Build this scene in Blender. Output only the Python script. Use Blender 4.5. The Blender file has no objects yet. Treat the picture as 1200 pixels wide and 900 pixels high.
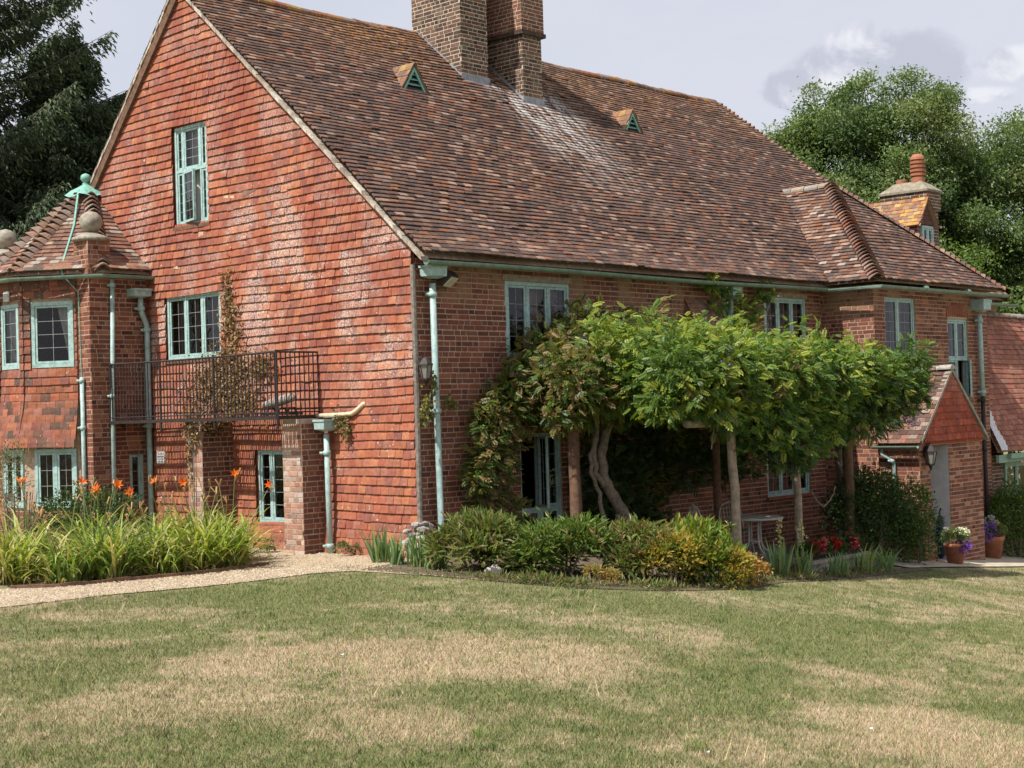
import bpy, math, random
import numpy as np
from mathutils import Matrix, Vector
random.seed(7); RNG = np.random.default_rng(11)
PI = math.pi; rad = math.radians
S = bpy.context.scene
COL = S.collection

# ------------------------------------------------------------------ camera, sky, sun, exposure
CAM = np.array([-13.872, -14.7908, 1.9962])
CR = np.array([0.68433, -0.72855, -0.02995]); CU = np.array([0.00814, -0.03343, 0.99941]); CF = np.array([0.72912, 0.68417, 0.01694])
cam = bpy.data.cameras.new("camera"); co = bpy.data.objects.new("camera", cam); COL.objects.link(co)
co.matrix_world = Matrix([[CR[0], CU[0], -CF[0], CAM[0]], [CR[1], CU[1], -CF[1], CAM[1]], [CR[2], CU[2], -CF[2], CAM[2]], [0, 0, 0, 1]])
cam.sensor_width = 36; cam.lens = 36 * 1742.46 / 1200; cam.clip_end = 3000; cam.clip_start = 0.1
S.camera = co
SUN_E, SUN_A = rad(56), rad(7.5)
sdir = Vector((-math.cos(SUN_E) * math.cos(SUN_A), math.cos(SUN_E) * math.sin(SUN_A), math.sin(SUN_E)))
sl = bpy.data.lights.new("sun", 'SUN'); sl.energy = 4.9; sl.angle = rad(0.55); sl.color = (1, 0.955, 0.88)
so = bpy.data.objects.new("sun", sl); COL.objects.link(so); so.rotation_euler = sdir.to_track_quat('Z', 'Y').to_euler(); so.location = (-20, 5, 30)
W = bpy.data.worlds.new("World"); S.world = W; W.use_nodes = True
def build_world():
    nt = W.node_tree; N = nt.nodes; L = nt.links; N.clear()
    out = N.new('ShaderNodeOutputWorld'); bg = N.new('ShaderNodeBackground'); bg.inputs[1].default_value = 0.1
    sky = N.new('ShaderNodeTexSky'); sky.sky_type = 'NISHITA'; sky.sun_disc = False; sky.sun_elevation = SUN_E
    sky.sun_rotation = math.atan2(sdir.x, sdir.y)
    tc = N.new('ShaderNodeTexCoord'); D = tc.outputs['Generated']
    def noise(scale, det=5, rough=.55, vec=None, dist=0):
        n = N.new('ShaderNodeTexNoise'); n.inputs['Scale'].default_value = scale; n.inputs['Detail'].default_value = det
        n.inputs['Roughness'].default_value = rough; n.inputs['Distortion'].default_value = dist
        L.new(vec or D, n.inputs['Vector']); return n.outputs['Fac']
    def math_(op, a, b=None, c=None):
        m = N.new('ShaderNodeMath'); m.operation = op
        for i, v in enumerate((a, b, c)):
            if v is None: continue
            if isinstance(v, (int, float)): m.inputs[i].default_value = v
            else: L.new(v, m.inputs[i])
        return m.outputs[0]
    def rng(v, a, b, c=0, d=1):
        m = N.new('ShaderNodeMapRange'); m.interpolation_type = 'SMOOTHSTEP'; L.new(v, m.inputs[0])
        for i, x in enumerate((a, b, c, d)): m.inputs[i + 1].default_value = x
        return m.outputs[0]
    def mix(f, a, b):
        m = N.new('ShaderNodeMix'); m.data_type = 'RGBA'; L.new(f, m.inputs[0])
        for s, v in ((6, a), (7, b)):
            if isinstance(v, tuple): m.inputs[s].default_value = (*v, 1)
            else: L.new(v, m.inputs[s])
        return m.outputs[2]
    mp = N.new('ShaderNodeMapping'); mp.inputs['Scale'].default_value = (1, 1, 2.4); L.new(D, mp.inputs['Vector'])
    # thin high veil of cloud over the blue sky
    veil = rng(noise(2.2, 6, .6, mp.outputs[0], .4), .2, .62, .80, 1.0)
    c = mix(veil, sky.outputs[0], (5.45, 5.6, 6.3))
    # cumulus: one bank of cloud standing over the trees on the right, and broken ones round the sky
    def blob(dx, dy, dz, r0, r1, zs):
        v = N.new('ShaderNodeVectorMath'); v.operation = 'SUBTRACT'; L.new(D, v.inputs[0]); v.inputs[1].default_value = (dx, dy, dz)
        s = N.new('ShaderNodeVectorMath'); s.operation = 'MULTIPLY'; L.new(v.outputs[0], s.inputs[0]); s.inputs[1].default_value = (1, 1, zs)
        l = N.new('ShaderNodeVectorMath'); l.operation = 'LENGTH'; L.new(s.outputs[0], l.inputs[0])
        return rng(l.outputs['Value'], r0, r1, 1, 0)
    m = blob(.8595, .4650, .212, .0, .085, 2.3)
    m = math_('MAXIMUM', m, blob(.838, .508, .200, 0, .055, 2.6))
    m = math_('MAXIMUM', m, blob(.894, .398, .206, 0, .035, 2.0))
    m = math_('MAXIMUM', m, math_('MULTIPLY', blob(.886, .424, .189, 0, .05, 5.0), .8))
    nz = noise(17, 7, .6, None, .25)
    cl = math_('MULTIPLY', rng(math_('ADD', math_('MULTIPLY', nz, .95), math_('MULTIPLY', m, .50)), .60, .80), .95)
    lit = rng(noise(24, 6, .55, None, .4), .43, .60)
    c = mix(cl, c, mix(lit, (4.25, 4.45, 5.25), (6.5, 6.6, 7.05)))
    L.new(c, bg.inputs[0]); L.new(bg.outputs[0], out.inputs[0])
build_world()
S.view_settings.view_transform = 'Standard'; S.view_settings.look = 'None'; S.view_settings.exposure = 0.40; S.view_settings.gamma = 1
S.view_settings.use_curve_mapping = False
S.cycles.max_bounces = 6; S.cycles.diffuse_bounces = 3; S.cycles.glossy_bounces = 3; S.cycles.transparent_max_bounces = 12
S.cycles.caustics_reflective = False; S.cycles.caustics_refractive = False
S.cycles.use_denoising = True; S.cycles.sample_clamp_indirect = 6

# ------------------------------------------------------------------ helpers
def tag(o, label=None, cat=None, group=None, kind=None):
    if label: o['label'] = label
    if cat: o['category'] = cat
    if group: o['group'] = group
    if kind: o['kind'] = kind
    return o
def empty(name, loc=(0, 0, 0), rz=0):
    o = bpy.data.objects.new(name, None); COL.objects.link(o); o.location = loc; o.rotation_euler = (0, 0, rz); o.empty_display_size = .2
    return o
def thing(name, label, cat, loc=(0, 0, 0), group=None):
    return tag(empty(name, loc), label, cat, group)
def np_mesh(name, V, F, mats, col=None, mi=None, parent=None, smooth=False):
    V = np.asarray(V, np.float32).reshape(-1, 3)
    me = bpy.data.meshes.new(name)
    me.vertices.add(len(V)); me.vertices.foreach_set('co', V.ravel())
    if isinstance(F, np.ndarray):
        n, k = F.shape; idx = F.ravel(); tot = np.full(n, k, np.int32)
    else:
        n = len(F); idx = np.array([i for f in F for i in f], np.int32); tot = np.array([len(f) for f in F], np.int32)
    me.loops.add(len(idx)); me.loops.foreach_set('vertex_index', idx.astype(np.int32))
    st = np.zeros(n, np.int32); st[1:] = np.cumsum(tot)[:-1]
    me.polygons.add(n); me.polygons.foreach_set('loop_start', st); me.polygons.foreach_set('loop_total', tot)
    if mi is not None: me.polygons.foreach_set('material_index', np.asarray(mi, np.int32))
    me.polygons.foreach_set('use_smooth', np.full(n, smooth))
    if col is not None:
        c = np.ones((n, 4), np.float32); c[:, :3] = np.asarray(col, np.float32).reshape(n, 3)
        a = me.attributes.new('tint', 'FLOAT_COLOR', 'FACE'); a.data.foreach_set('color', c.ravel())
    me.update(calc_edges=True); me.validate()
    for m in (mats if isinstance(mats, (list, tuple)) else [mats]): me.materials.append(m)
    o = bpy.data.objects.new(name, me); COL.objects.link(o)
    if parent is not None: o.parent = parent
    return o
WHITE = (1, 1, 1)
class MB:
    def __init__(s, xf=None): s.v = []; s.f = []; s.c = []; s.m = []; s.xf = xf
    def add(s, vs, fs, col=WHITE, mi=0):
        b = len(s.v)
        if s.xf is not None:
            M = s.xf; vs = [tuple(M @ Vector(p)) for p in vs]
        s.v += [tuple(p) for p in vs]
        flip = s.xf is not None and s.xf.determinant() < 0
        for f in fs: s.f.append([b + i for i in (f[::-1] if flip else f)]); s.c.append(col); s.m.append(mi)
    def box(s, x0, x1, y0, y1, z0, z1, col=WHITE, mi=0):
        s.add([(x0, y0, z0), (x1, y0, z0), (x1, y1, z0), (x0, y1, z0), (x0, y0, z1), (x1, y0, z1), (x1, y1, z1), (x0, y1, z1)],
              [(0, 3, 2, 1), (4, 5, 6, 7), (0, 1, 5, 4), (1, 2, 6, 5), (2, 3, 7, 6), (3, 0, 4, 7)], col, mi)
    def quad(s, a, b, c, d, col=WHITE, mi=0): s.add([a, b, c, d], [(0, 1, 2, 3)], col, mi)
    def tube(s, pts, r, n=8, col=WHITE, mi=0, cap=True):
        pts = [Vector(p) for p in pts]; rs = r if isinstance(r, (list, tuple)) else [r] * len(pts)
        vs = []; fs = []; up = None
        for i, p in enumerate(pts):
            t = (pts[min(i + 1, len(pts) - 1)] - pts[max(i - 1, 0)])
            t = t.normalized() if t.length > 1e-9 else Vector((0, 0, 1))
            if up is None: up = Vector((0, 0, 1)) if abs(t.z) < .9 else Vector((1, 0, 0))
            a = t.cross(up)
            if a.length < 1e-6: a = t.cross(Vector((0, 1, 0)))
            a.normalize(); b = a.cross(t).normalized(); up = b
            for k in range(n):
                an = 2 * PI * k / n; vs.append(p + (a * math.cos(an) + b * math.sin(an)) * rs[i])
        for i in range(len(pts) - 1):
            for k in range(n):
                fs.append((i * n + k, (i + 1) * n + k, (i + 1) * n + (k + 1) % n, i * n + (k + 1) % n))
        if cap: fs.append(tuple(range(n))); fs.append(tuple(range((len(pts) - 1) * n, len(pts) * n))[::-1])
        s.add(vs, fs, col, mi)
    def lathe(s, prof, c=(0, 0, 0), n=16, col=WHITE, mi=0):
        vs = []; fs = []
        for r, z in prof:
            for k in range(n):
                a = 2 * PI * k / n; vs.append((c[0] + r * math.cos(a), c[1] + r * math.sin(a), c[2] + z))
        for i in range(len(prof) - 1):
            for k in range(n): fs.append((i * n + k, i * n + (k + 1) % n, (i + 1) * n + (k + 1) % n, (i + 1) * n + k))
        if prof[0][0] > 1e-4: fs.append(tuple(range(n))[::-1])
        if prof[-1][0] > 1e-4: fs.append(tuple(range((len(prof) - 1) * n, len(prof) * n)))
        s.add(vs, fs, col, mi)
    def prism(s, poly, z0, z1, col=WHITE, mi=0):
        n = len(poly); vs = [(x, y, z0) for x, y in poly] + [(x, y, z1) for x, y in poly]
        s.add(vs, [tuple(range(n))[::-1], tuple(range(n, 2 * n))] + [(i, (i + 1) % n, n + (i + 1) % n, n + i) for i in range(n)], col, mi)
    def build(s, name, mats, parent=None, smooth=False):
        if not s.v: return None
        return np_mesh(name, s.v, s.f, mats, s.c, s.m, parent, smooth)
def basis(O, U, V, N):
    O, U, V, N = map(Vector, (O, U, V, N)); U.normalize(); V.normalize(); N.normalize()
    return Matrix([[U.x, V.x, N.x, O.x], [U.y, V.y, N.y, O.y], [U.z, V.z, N.z, O.z], [0, 0, 0, 1]])
def jit(c, a, h=.0):
    k = 1 + random.uniform(-a, a); w = random.uniform(-h, h)
    return (max(c[0] * k * (1 + w), .003), c[1] * k, max(c[2] * k * (1 - w), .002))
def ivals(a, b, holes, z):
    out = [(a, b)]
    for h in holes:
        if h[2] <= z < h[3]:
            nx = []
            for p, q in out:
                if h[1] <= p or h[0] >= q: nx.append((p, q)); continue
                if h[0] > p: nx.append((p, h[0]))
                if h[1] < q: nx.append((h[1], q))
            out = nx
    return out

# ------------------------------------------------------------------ materials
def mat(name, base=(.5, .5, .5), rough=.8, tint=False, var=.15, vscale=9, bump=0, bscale=60, spec=.3, metal=0, extra=None):
    m = bpy.data.materials.new(name); m.use_nodes = True; nt = m.node_tree; N = nt.nodes; L = nt.links
    p = N['Principled BSDF']; p.inputs['Roughness'].default_value = rough; p.inputs['Metallic'].default_value = metal
    p.inputs['Specular IOR Level'].default_value = spec
    geo = N.new('ShaderNodeNewGeometry'); pos = geo.outputs['Position']
    class K: pass
    k = K(); k.N, k.L, k.p, k.pos, k.nt = N, L, p, pos, nt
    def noise(scale, det=4, rough_=.55, vec=None, dist=0):
        n = N.new('ShaderNodeTexNoise'); n.inputs['Scale'].default_value = scale; n.inputs['Detail'].default_value = det
        n.inputs['Roughness'].default_value = rough_; n.inputs['Distortion'].default_value = dist; L.new(vec or pos, n.inputs['Vector']); return n.outputs['Fac']
    def rng(v, a, b, c=0, d=1):
        r = N.new('ShaderNodeMapRange'); r.interpolation_type = 'SMOOTHSTEP'; L.new(v, r.inputs[0])
        for i, x in enumerate((a, b, c, d)): r.inputs[i + 1].default_value = x
        return r.outputs[0]
    def mix(f, a, b, mode='MIX'):
        x = N.new('ShaderNodeMix'); x.data_type = 'RGBA'; x.blend_type = mode
        if isinstance(f, (int, float)): x.inputs[0].default_value = f
        else: L.new(f, x.inputs[0])
        for s_, v in ((6, a), (7, b)):
            if isinstance(v, tuple): x.inputs[s_].default_value = (*v, 1)
            else: L.new(v, x.inputs[s_])
        return x.outputs[2]
    def mth(op, a, b=0):
        x = N.new('ShaderNodeMath'); x.operation = op
        for i, v in enumerate((a, b)):
            if isinstance(v, (int, float)): x.inputs[i].default_value = v
            else: L.new(v, x.inputs[i])
        return x.outputs[0]
    def sep():
        x = N.new('ShaderNodeSeparateXYZ'); L.new(pos, x.inputs[0]); return x.outputs
    k.noise, k.rng, k.mix, k.mth, k.sep = noise, rng, mix, mth, sep
    if tint:
        a = N.new('ShaderNodeAttribute'); a.attribute_name = 'tint'; c = a.outputs['Color']
    else:
        r = N.new('ShaderNodeRGB'); r.outputs[0].default_value = (*base, 1); c = r.outputs[0]
    if var:
        v = rng(noise(vscale, 5, .6), .25, .75, 1 - var, 1 + var)
        mm = N.new('ShaderNodeVectorMath'); mm.operation = 'SCALE'; L.new(c, mm.inputs[0]); L.new(v, mm.inputs['Scale']); c = mm.outputs[0]
    if extra: c = extra(k, c) or c
    L.new(c, p.inputs['Base Color'])
    if bump:
        b = N.new('ShaderNodeBump'); b.inputs['Strength'].default_value = bump; b.inputs['Distance'].default_value = .01
        L.new(noise(bscale, 4, .6), b.inputs['Height']); L.new(b.outputs[0], p.inputs['Normal'])
    return m
def leaf_mat(name, trans=.35, rough=.45, spec=.35):
    m = bpy.data.materials.new(name); m.use_nodes = True; nt = m.node_tree; N = nt.nodes; L = nt.links
    p = N['Principled BSDF']; p.inputs['Roughness'].default_value = rough; p.inputs['Specular IOR Level'].default_value = spec
    a = N.new('ShaderNodeAttribute'); a.attribute_name = 'tint'; L.new(a.outputs['Color'], p.inputs['Base Color'])
    t = N.new('ShaderNodeBsdfTranslucent'); g = N.new('ShaderNodeVectorMath'); g.operation = 'MULTIPLY'; L.new(a.outputs['Color'], g.inputs[0])
    g.inputs[1].default_value = (1.25, 1.35, .6); L.new(g.outputs[0], t.inputs[0])
    x = N.new('ShaderNodeMixShader'); x.inputs[0].default_value = trans; L.new(p.outputs[0], x.inputs[1]); L.new(t.outputs[0], x.inputs[2])
    L.new(x.outputs[0], N['Material Output'].inputs[0]); return m
def ex_hung(k, c):
    z = k.sep()[2]
    band = k.mth('MULTIPLY', k.mth('MULTIPLY', k.rng(z, 1.6, 3.3, .0, 1), k.rng(z, 3.8, 7.5, 1, .35)), k.rng(k.sep()[0], -.55, -.25, .12, 1))
    spk = k.rng(k.noise(42, 6, .72), .47, .55)
    big = k.rng(k.noise(1.3, 5, .6), .46, .60)
    f = k.mth('MULTIPLY', k.mth('MULTIPLY', spk, band), k.mth('MULTIPLY', big, .95))
    c = k.mix(f, c, (.50, .43, .38))
    few = k.mth('MULTIPLY', k.mth('MULTIPLY', k.rng(k.noise(24, 3, .5), .66, .71), .85), k.rng(k.noise(2.1, 3, .5), .42, .58))
    c = k.mix(few, c, (.62, .57, .5))
    c = k.mix(k.mth('MULTIPLY', k.rng(k.noise(.9, 5, .6), .44, .66), k.rng(z, 1.5, 5.5, .12, .50)), c, (.22, .058, .045))
    mp = k.N.new('ShaderNodeMapping'); mp.inputs['Scale'].default_value = (3, 3, .5); k.L.new(k.pos, mp.inputs['Vector'])
    return k.mix(k.mth('MULTIPLY', k.rng(k.noise(1.8, 5, .65, mp.outputs[0]), .54, .74), .42), c, (.12, .06, .045))
def ex_roof(k, c):
    s = k.sep()
    c = k.mix(k.mth('MULTIPLY', k.rng(k.noise(.9, 5, .65), .45, .7), .30), c, (.085, .06, .052))
    # orange lichen towards the ridge
    top = k.rng(s[2], 7.4, 9.0, 0, 1)
    lich = k.mth('MULTIPLY', k.mth('MULTIPLY', k.rng(k.noise(14, 5, .7), .46, .62), top), k.rng(k.noise(.55, 3, .5), .38, .62, .1, .8))
    c = k.mix(lich, c, (.42, .20, .05))
    pale = k.mth('MULTIPLY', k.rng(k.noise(30, 5, .7), .56, .68), k.rng(k.noise(1.1, 3, .5), .4, .65, .05, .55))
    c = k.mix(pale, c, (.36, .31, .27))
    # lime washed down the slope below the two chimney stacks
    u = k.mth('SUBTRACT', s[0], k.mth('MULTIPLY', k.mth('SUBTRACT', 7.9, s[2]), -.10))
    st = k.mth('MULTIPLY', k.rng(u, 5.3, 6.0, 0, 1), k.rng(u, 7.2, 8.3, 1, 0))
    st = k.mth('MULTIPLY', st, k.mth('MULTIPLY', k.rng(s[2], 5.2, 7.6, 0, 1), k.rng(s[2], 7.9, 8.1, 1, 0)))
    mp = k.N.new('ShaderNodeMapping'); mp.inputs['Scale'].default_value = (6, 1.2, 1.2); k.L.new(k.pos, mp.inputs['Vector'])
    n = k.rng(k.noise(1.5, 5, .65, mp.outputs[0]), .42, .62)
    return k.mix(k.mth('MULTIPLY', k.mth('MULTIPLY', st, n), .80), c, (.60, .57, .54))
def ex_brickwall(k, c):
    s = k.sep()
    top = k.mth('MULTIPLY', k.rng(s[2], 3.35, 3.95, 0, 1), k.rng(s[1], .2, .6, 1, 0))
    f = k.mth('MULTIPLY', k.rng(k.noise(1.6, 5, .62), .45, .60), top)
    c = k.mix(k.mth('MULTIPLY', f, .85), c, (.33, .21, .13))
    low = k.mth('MULTIPLY', k.rng(s[2], -1.2, .9, 1, 0), k.rng(k.noise(4, 5, .6), .45, .7))
    c = k.mix(k.mth('MULTIPLY', low, .4), c, (.20, .16, .13))
    return k.mix(k.mth('MULTIPLY', k.rng(k.noise(1.3, 5, .6), .5, .75), .3), c, (.09, .05, .04))
def ex_paint(k, c):
    c = k.mix(k.mth('MULTIPLY', k.rng(k.noise(13, 6, .72), .46, .62), .65), c, (.22, .31, .285))
    return k.mix(k.mth('MULTIPLY', k.rng(k.noise(38, 4, .65), .60, .68), .8), c, (.17, .13, .09))
M_HUNG = mat('hung_tile', tint=True, var=.18, vscale=14, rough=.9, bump=.3, bscale=90, extra=ex_hung, spec=.12)
M_SILL = mat('tile_sill', (.27, .095, .06), var=.25, rough=.9)
M_ROOF = mat('roof_tile', tint=True, var=.22, vscale=18, rough=.85, bump=.3, bscale=90, extra=ex_roof, spec=.2)
M_BRICK = mat('brick', tint=True, var=.18, vscale=25, rough=.85, bump=.35, bscale=120, extra=ex_brickwall, spec=.2)
M_MORTAR = mat('mortar', (.43, .31, .225), var=.25, vscale=20, rough=.95, bump=.3, bscale=150, extra=ex_brickwall, spec=.1)
def ex_chim(k, c):
    return k.mix(k.mth('MULTIPLY', k.rng(k.noise(9, 5, .65), .52, .68), .55), c, (.26, .24, .16))
M_CBRICK = mat('sooty_brick', tint=True, var=.2, vscale=22, rough=.9, bump=.3, bscale=120, extra=ex_chim, spec=.15)
M_CMORTAR = mat('lime_mortar', (.50, .44, .35), var=.25, vscale=18, rough=.95, extra=ex_chim, spec=.1)
M_PAINT = mat('blue_green_paint', (.37, .53, .51), var=.12, vscale=12, rough=.5, bump=.1, bscale=70, extra=ex_paint)
M_PIPE = mat('pipe_paint', (.36, .49, .475), var=.12, vscale=8, rough=.45, bump=.08, bscale=50, extra=ex_paint)
M_GUTTER = mat('gutter_paint', (.17, .24, .19), var=.3, vscale=6, rough=.6, bump=.1, bscale=50, extra=ex_paint)
M_COPPER = mat('verdigris', (.19, .40, .33), var=.25, vscale=20, rough=.55, bump=.15, bscale=50)
M_IRON = mat('black_iron', (.035, .026, .024), var=.4, vscale=30, rough=.6, bump=.1)
M_LEAD = mat('lead', (.27, .29, .32), var=.25, vscale=9, rough=.5, bump=.15, bscale=30)
M_LEADW = mat('weathered_lead', (.58, .58, .6), var=.2, vscale=20, rough=.6)
M_CAME = mat('lead_came', (.30, .31, .31), var=.2, rough=.5)
M_STONE = mat('stone', (.30, .27, .22), var=.35, vscale=12, rough=.95, bump=.5, bscale=40)
M_CONC = mat('concrete', (.42, .37, .30), var=.25, vscale=6, rough=.95, bump=.35, bscale=50)
M_WOOD = mat('weathered_wood', (.30, .24, .18), var=.35, vscale=14, rough=.9, bump=.4, bscale=60)
M_DWOOD = mat('dark_timber', (.15, .085, .055), var=.35, vscale=14, rough=.85, bump=.4, bscale=60)
M_BARK = mat('bark', (.20, .165, .13), var=.45, vscale=20, rough=.95, bump=.8, bscale=45)
M_GREYWOOD = mat('grey_board', (.20, .175, .15), var=.4, vscale=18, rough=.9, bump=.3)
M_TERRA = mat('terracotta', (.37, .15, .085), var=.2, vscale=10, rough=.8, bump=.15)
M_SOIL = mat('soil', (.055, .04, .028), var=.4, vscale=20, rough=1, bump=.8, bscale=50)
M_WHITE = mat('white_plaster', (.62, .62, .62), var=.1, vscale=6, rough=.85)
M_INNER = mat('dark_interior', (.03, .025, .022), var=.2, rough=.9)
M_CURT = mat('net_curtain', (.62, .60, .59), var=.12, vscale=14, rough=.9)
M_PCURT = mat('dusty_pink_curtain', (.28, .20, .19), var=.2, vscale=9, rough=.9)
M_NAVY = mat('navy', (.012, .02, .06), var=.1, rough=.5)
M_GMETAL = mat('cream_metal', (.38, .36, .32), var=.12, rough=.45)
M_CREAM = mat('cream_plastic', (.62, .53, .36), var=.12, rough=.4)
M_SMOKE = mat('smoked_glass', (.09, .09, .09), var=.1, rough=.12, spec=.5)
M_LEAF = leaf_mat('leaf'); M_NEEDLE = leaf_mat('needles', .12, .6, .2); M_GRASSB = None
M_PETAL = leaf_mat('petal', .3, .5, .2)
def glass_mat():
    m = bpy.data.materials.new('window_glass'); m.use_nodes = True; N = m.node_tree.nodes; L = m.node_tree.links
    N.remove(N['Principled BSDF']); t = N.new('ShaderNodeBsdfTransparent'); t.inputs[0].default_value = (.76, .79, .79, 1)
    g = N.new('ShaderNodeBsdfGlossy'); g.inputs['Roughness'].default_value = .03; g.inputs[0].default_value = (.9, .9, .9, 1)
    f = N.new('ShaderNodeFresnel'); f.inputs[0].default_value = 1.5
    n = N.new('ShaderNodeTexNoise'); n.inputs['Scale'].default_value = 7; n.inputs['Detail'].default_value = 1
    ge = N.new('ShaderNodeNewGeometry'); L.new(ge.outputs['Position'], n.inputs['Vector'])
    b = N.new('ShaderNodeBump'); b.inputs['Strength'].default_value = .25; b.inputs['Distance'].default_value = .02; L.new(n.outputs['Fac'], b.inputs['Height'])
    L.new(b.outputs[0], g.inputs['Normal']); L.new(b.outputs[0], f.inputs['Normal'])
    x = N.new('ShaderNodeMixShader'); L.new(f.outputs[0], x.inputs[0]); L.new(t.outputs[0], x.inputs[1]); L.new(g.outputs[0], x.inputs[2])
    L.new(x.outputs[0], N['Material Output'].inputs[0]); return m
M_GLASS = glass_mat()

# ------------------------------------------------------------------ ground
KX, KY = float(CAM[0]), float(CAM[1])
def ground(x, y):
    l = (x - KX) * CR[0] + (y - KY) * CR[1]; q = (x - KX) * CF[0] + (y - KY) * CF[1]
    lc = np.minimum(np.logaddexp(0, 2 * l) / 2, 14)
    return -.13 * lc + .01 * np.clip(18 - q, 0, 30)
def gz(x, y): return float(ground(np.array(float(x)), np.array(float(y))))
LAWN = [(-60, .25), (-6.0, .25), (-5.39, .25), (-4.66, .23), (-3.56, -.04), (-2.72, -.10), (-1.95, -.1), (-1.50, -.36), (-1.40, -1.5), (-1.32, -2.5), (-1.15, -3.15), (-.85, -3.6), (.22, -3.97),
        (1.88, -4.04), (3.29, -3.64), (5.25, -3.5), (8.99, -2.85), (12.3, -2.95), (30, -3.2), (60, -3.5)]
GRAVEL_BACK = [(-60, 2.3), (-4.96, 2.0), (-4.52, 1.6), (-3.66, 1.42), (-2.68, 1.22), (-1.95, 1.25), (-1.4, 2.2), (-.9, 4.0), (-.3, 4.6), (0, 4.6)]
def in_lawn(x, y): return y < np.interp(x, [p[0] for p in LAWN], [p[1] for p in LAWN])
def lawn_col(k):
    """dry patchy lawn colour from world position"""
    mp = k.N.new('ShaderNodeMapping'); mp.inputs['Scale'].default_value = (1, 1, 0); k.L.new(k.pos, mp.inputs['Vector']); v = mp.outputs[0]
    f = k.noise(.42, 6, .62, v, .5)
    g2 = k.noise(2.9, 6, .72, v, .6)
    g3 = k.noise(9, 5, .7, v)
    f = k.mth('ADD', k.mth('MULTIPLY', f, .42), k.mth('ADD', k.mth('MULTIPLY', g2, .38), k.mth('MULTIPLY', g3, .20)))
    for (x, y, r, a) in ((-5.3, -6.5, 1.5, .16), (-4.6, -9.9, 1.1, .17), (-6.7, -5.2, .9, .08), (-7.9, -7.9, .8, .08), (-3.5, -1.2, 1.1, -.09), (-.2, -6.3, 1.7, -.04), (-6.4, -7.6, .8, -.10), (-2, -7.3, 1.3, -.05), (-3.2, -8.6, .8, .03)):
        s = k.N.new('ShaderNodeVectorMath'); s.operation = 'DISTANCE'; k.L.new(v, s.inputs[0]); s.inputs[1].default_value = (x, y, 0)
        f = k.mth('ADD', f, k.mth('MULTIPLY', k.rng(s.outputs['Value'], r * .2, r * 1.15, 1, 0), a))
    t = k.rng(f, .46, .60)
    c = k.mix(t, (.128, .148, .060), (.385, .298, .212))
    fine = k.rng(k.noise(11, 5, .7, v), .38, .62)
    return k.mix(k.mth('MULTIPLY', fine, .4), c, (.25, .205, .105))
M_LAWN = mat('dry_lawn', var=.2, vscale=30, rough=1, bump=.7, bscale=45, spec=.05, extra=lambda k, c: lawn_col(k))
def grass_blade_mat():
    def ex(k, c):
        a = k.N.new('ShaderNodeAttribute'); a.attribute_name = 'tint'
        return k.mix(1.0, lawn_col(k), a.outputs['Color'], 'MULTIPLY')
    return mat('grass_blades', var=.0, rough=.8, spec=.15, extra=ex)
M_GRASSB = grass_blade_mat()
def ex_gravel(k, c):
    n = k.noise(55, 3, .7)
    c = k.mix(k.rng(n, .35, .65), (.33, .25, .16), (.50, .40, .28))
    return k.mix(k.mth('MULTIPLY', k.rng(k.noise(2.2, 5, .6), .52, .7), .4), c, (.23, .18, .11))
M_GRAVEL = mat('pea_gravel', var=.2, vscale=60, rough=.95, bump=1, bscale=70, extra=ex_gravel)
M_PEBBLE = mat('pebble', tint=True, var=.1, rough=.8)
M_PATH = mat('path_concrete', (.43, .37, .28), var=.25, vscale=5, rough=.95, bump=.4, bscale=40)
M_PATIO = mat('patio_paving', (.17, .155, .135), var=.4, vscale=4, rough=.95, bump=.4, bscale=40)
M_EARTH = mat('border_soil', (.12, .09, .06), var=.4, vscale=9, rough=1, bump=1, bscale=30)
def sheet(name, poly_lo, poly_hi, xs, m, off, ny=14):
    """ground-hugging sheet between two y(x) curves"""
    V = []; F = []
    for i, x in enumerate(xs):
        a = np.interp(x, [p[0] for p in poly_lo], [p[1] for p in poly_lo]); b = np.interp(x, [p[0] for p in poly_hi], [p[1] for p in poly_hi])
        for j in range(ny + 1):
            y = a + (b - a) * j / ny; V.append((x, y, gz(x, y) + off))
    for i in range(len(xs) - 1):
        for j in range(ny):
            p = i * (ny + 1) + j; F.append((p, p + ny + 1, p + ny + 2, p + 1))
    return tag(np_mesh(name, V, F, m, smooth=True), kind='structure')
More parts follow.
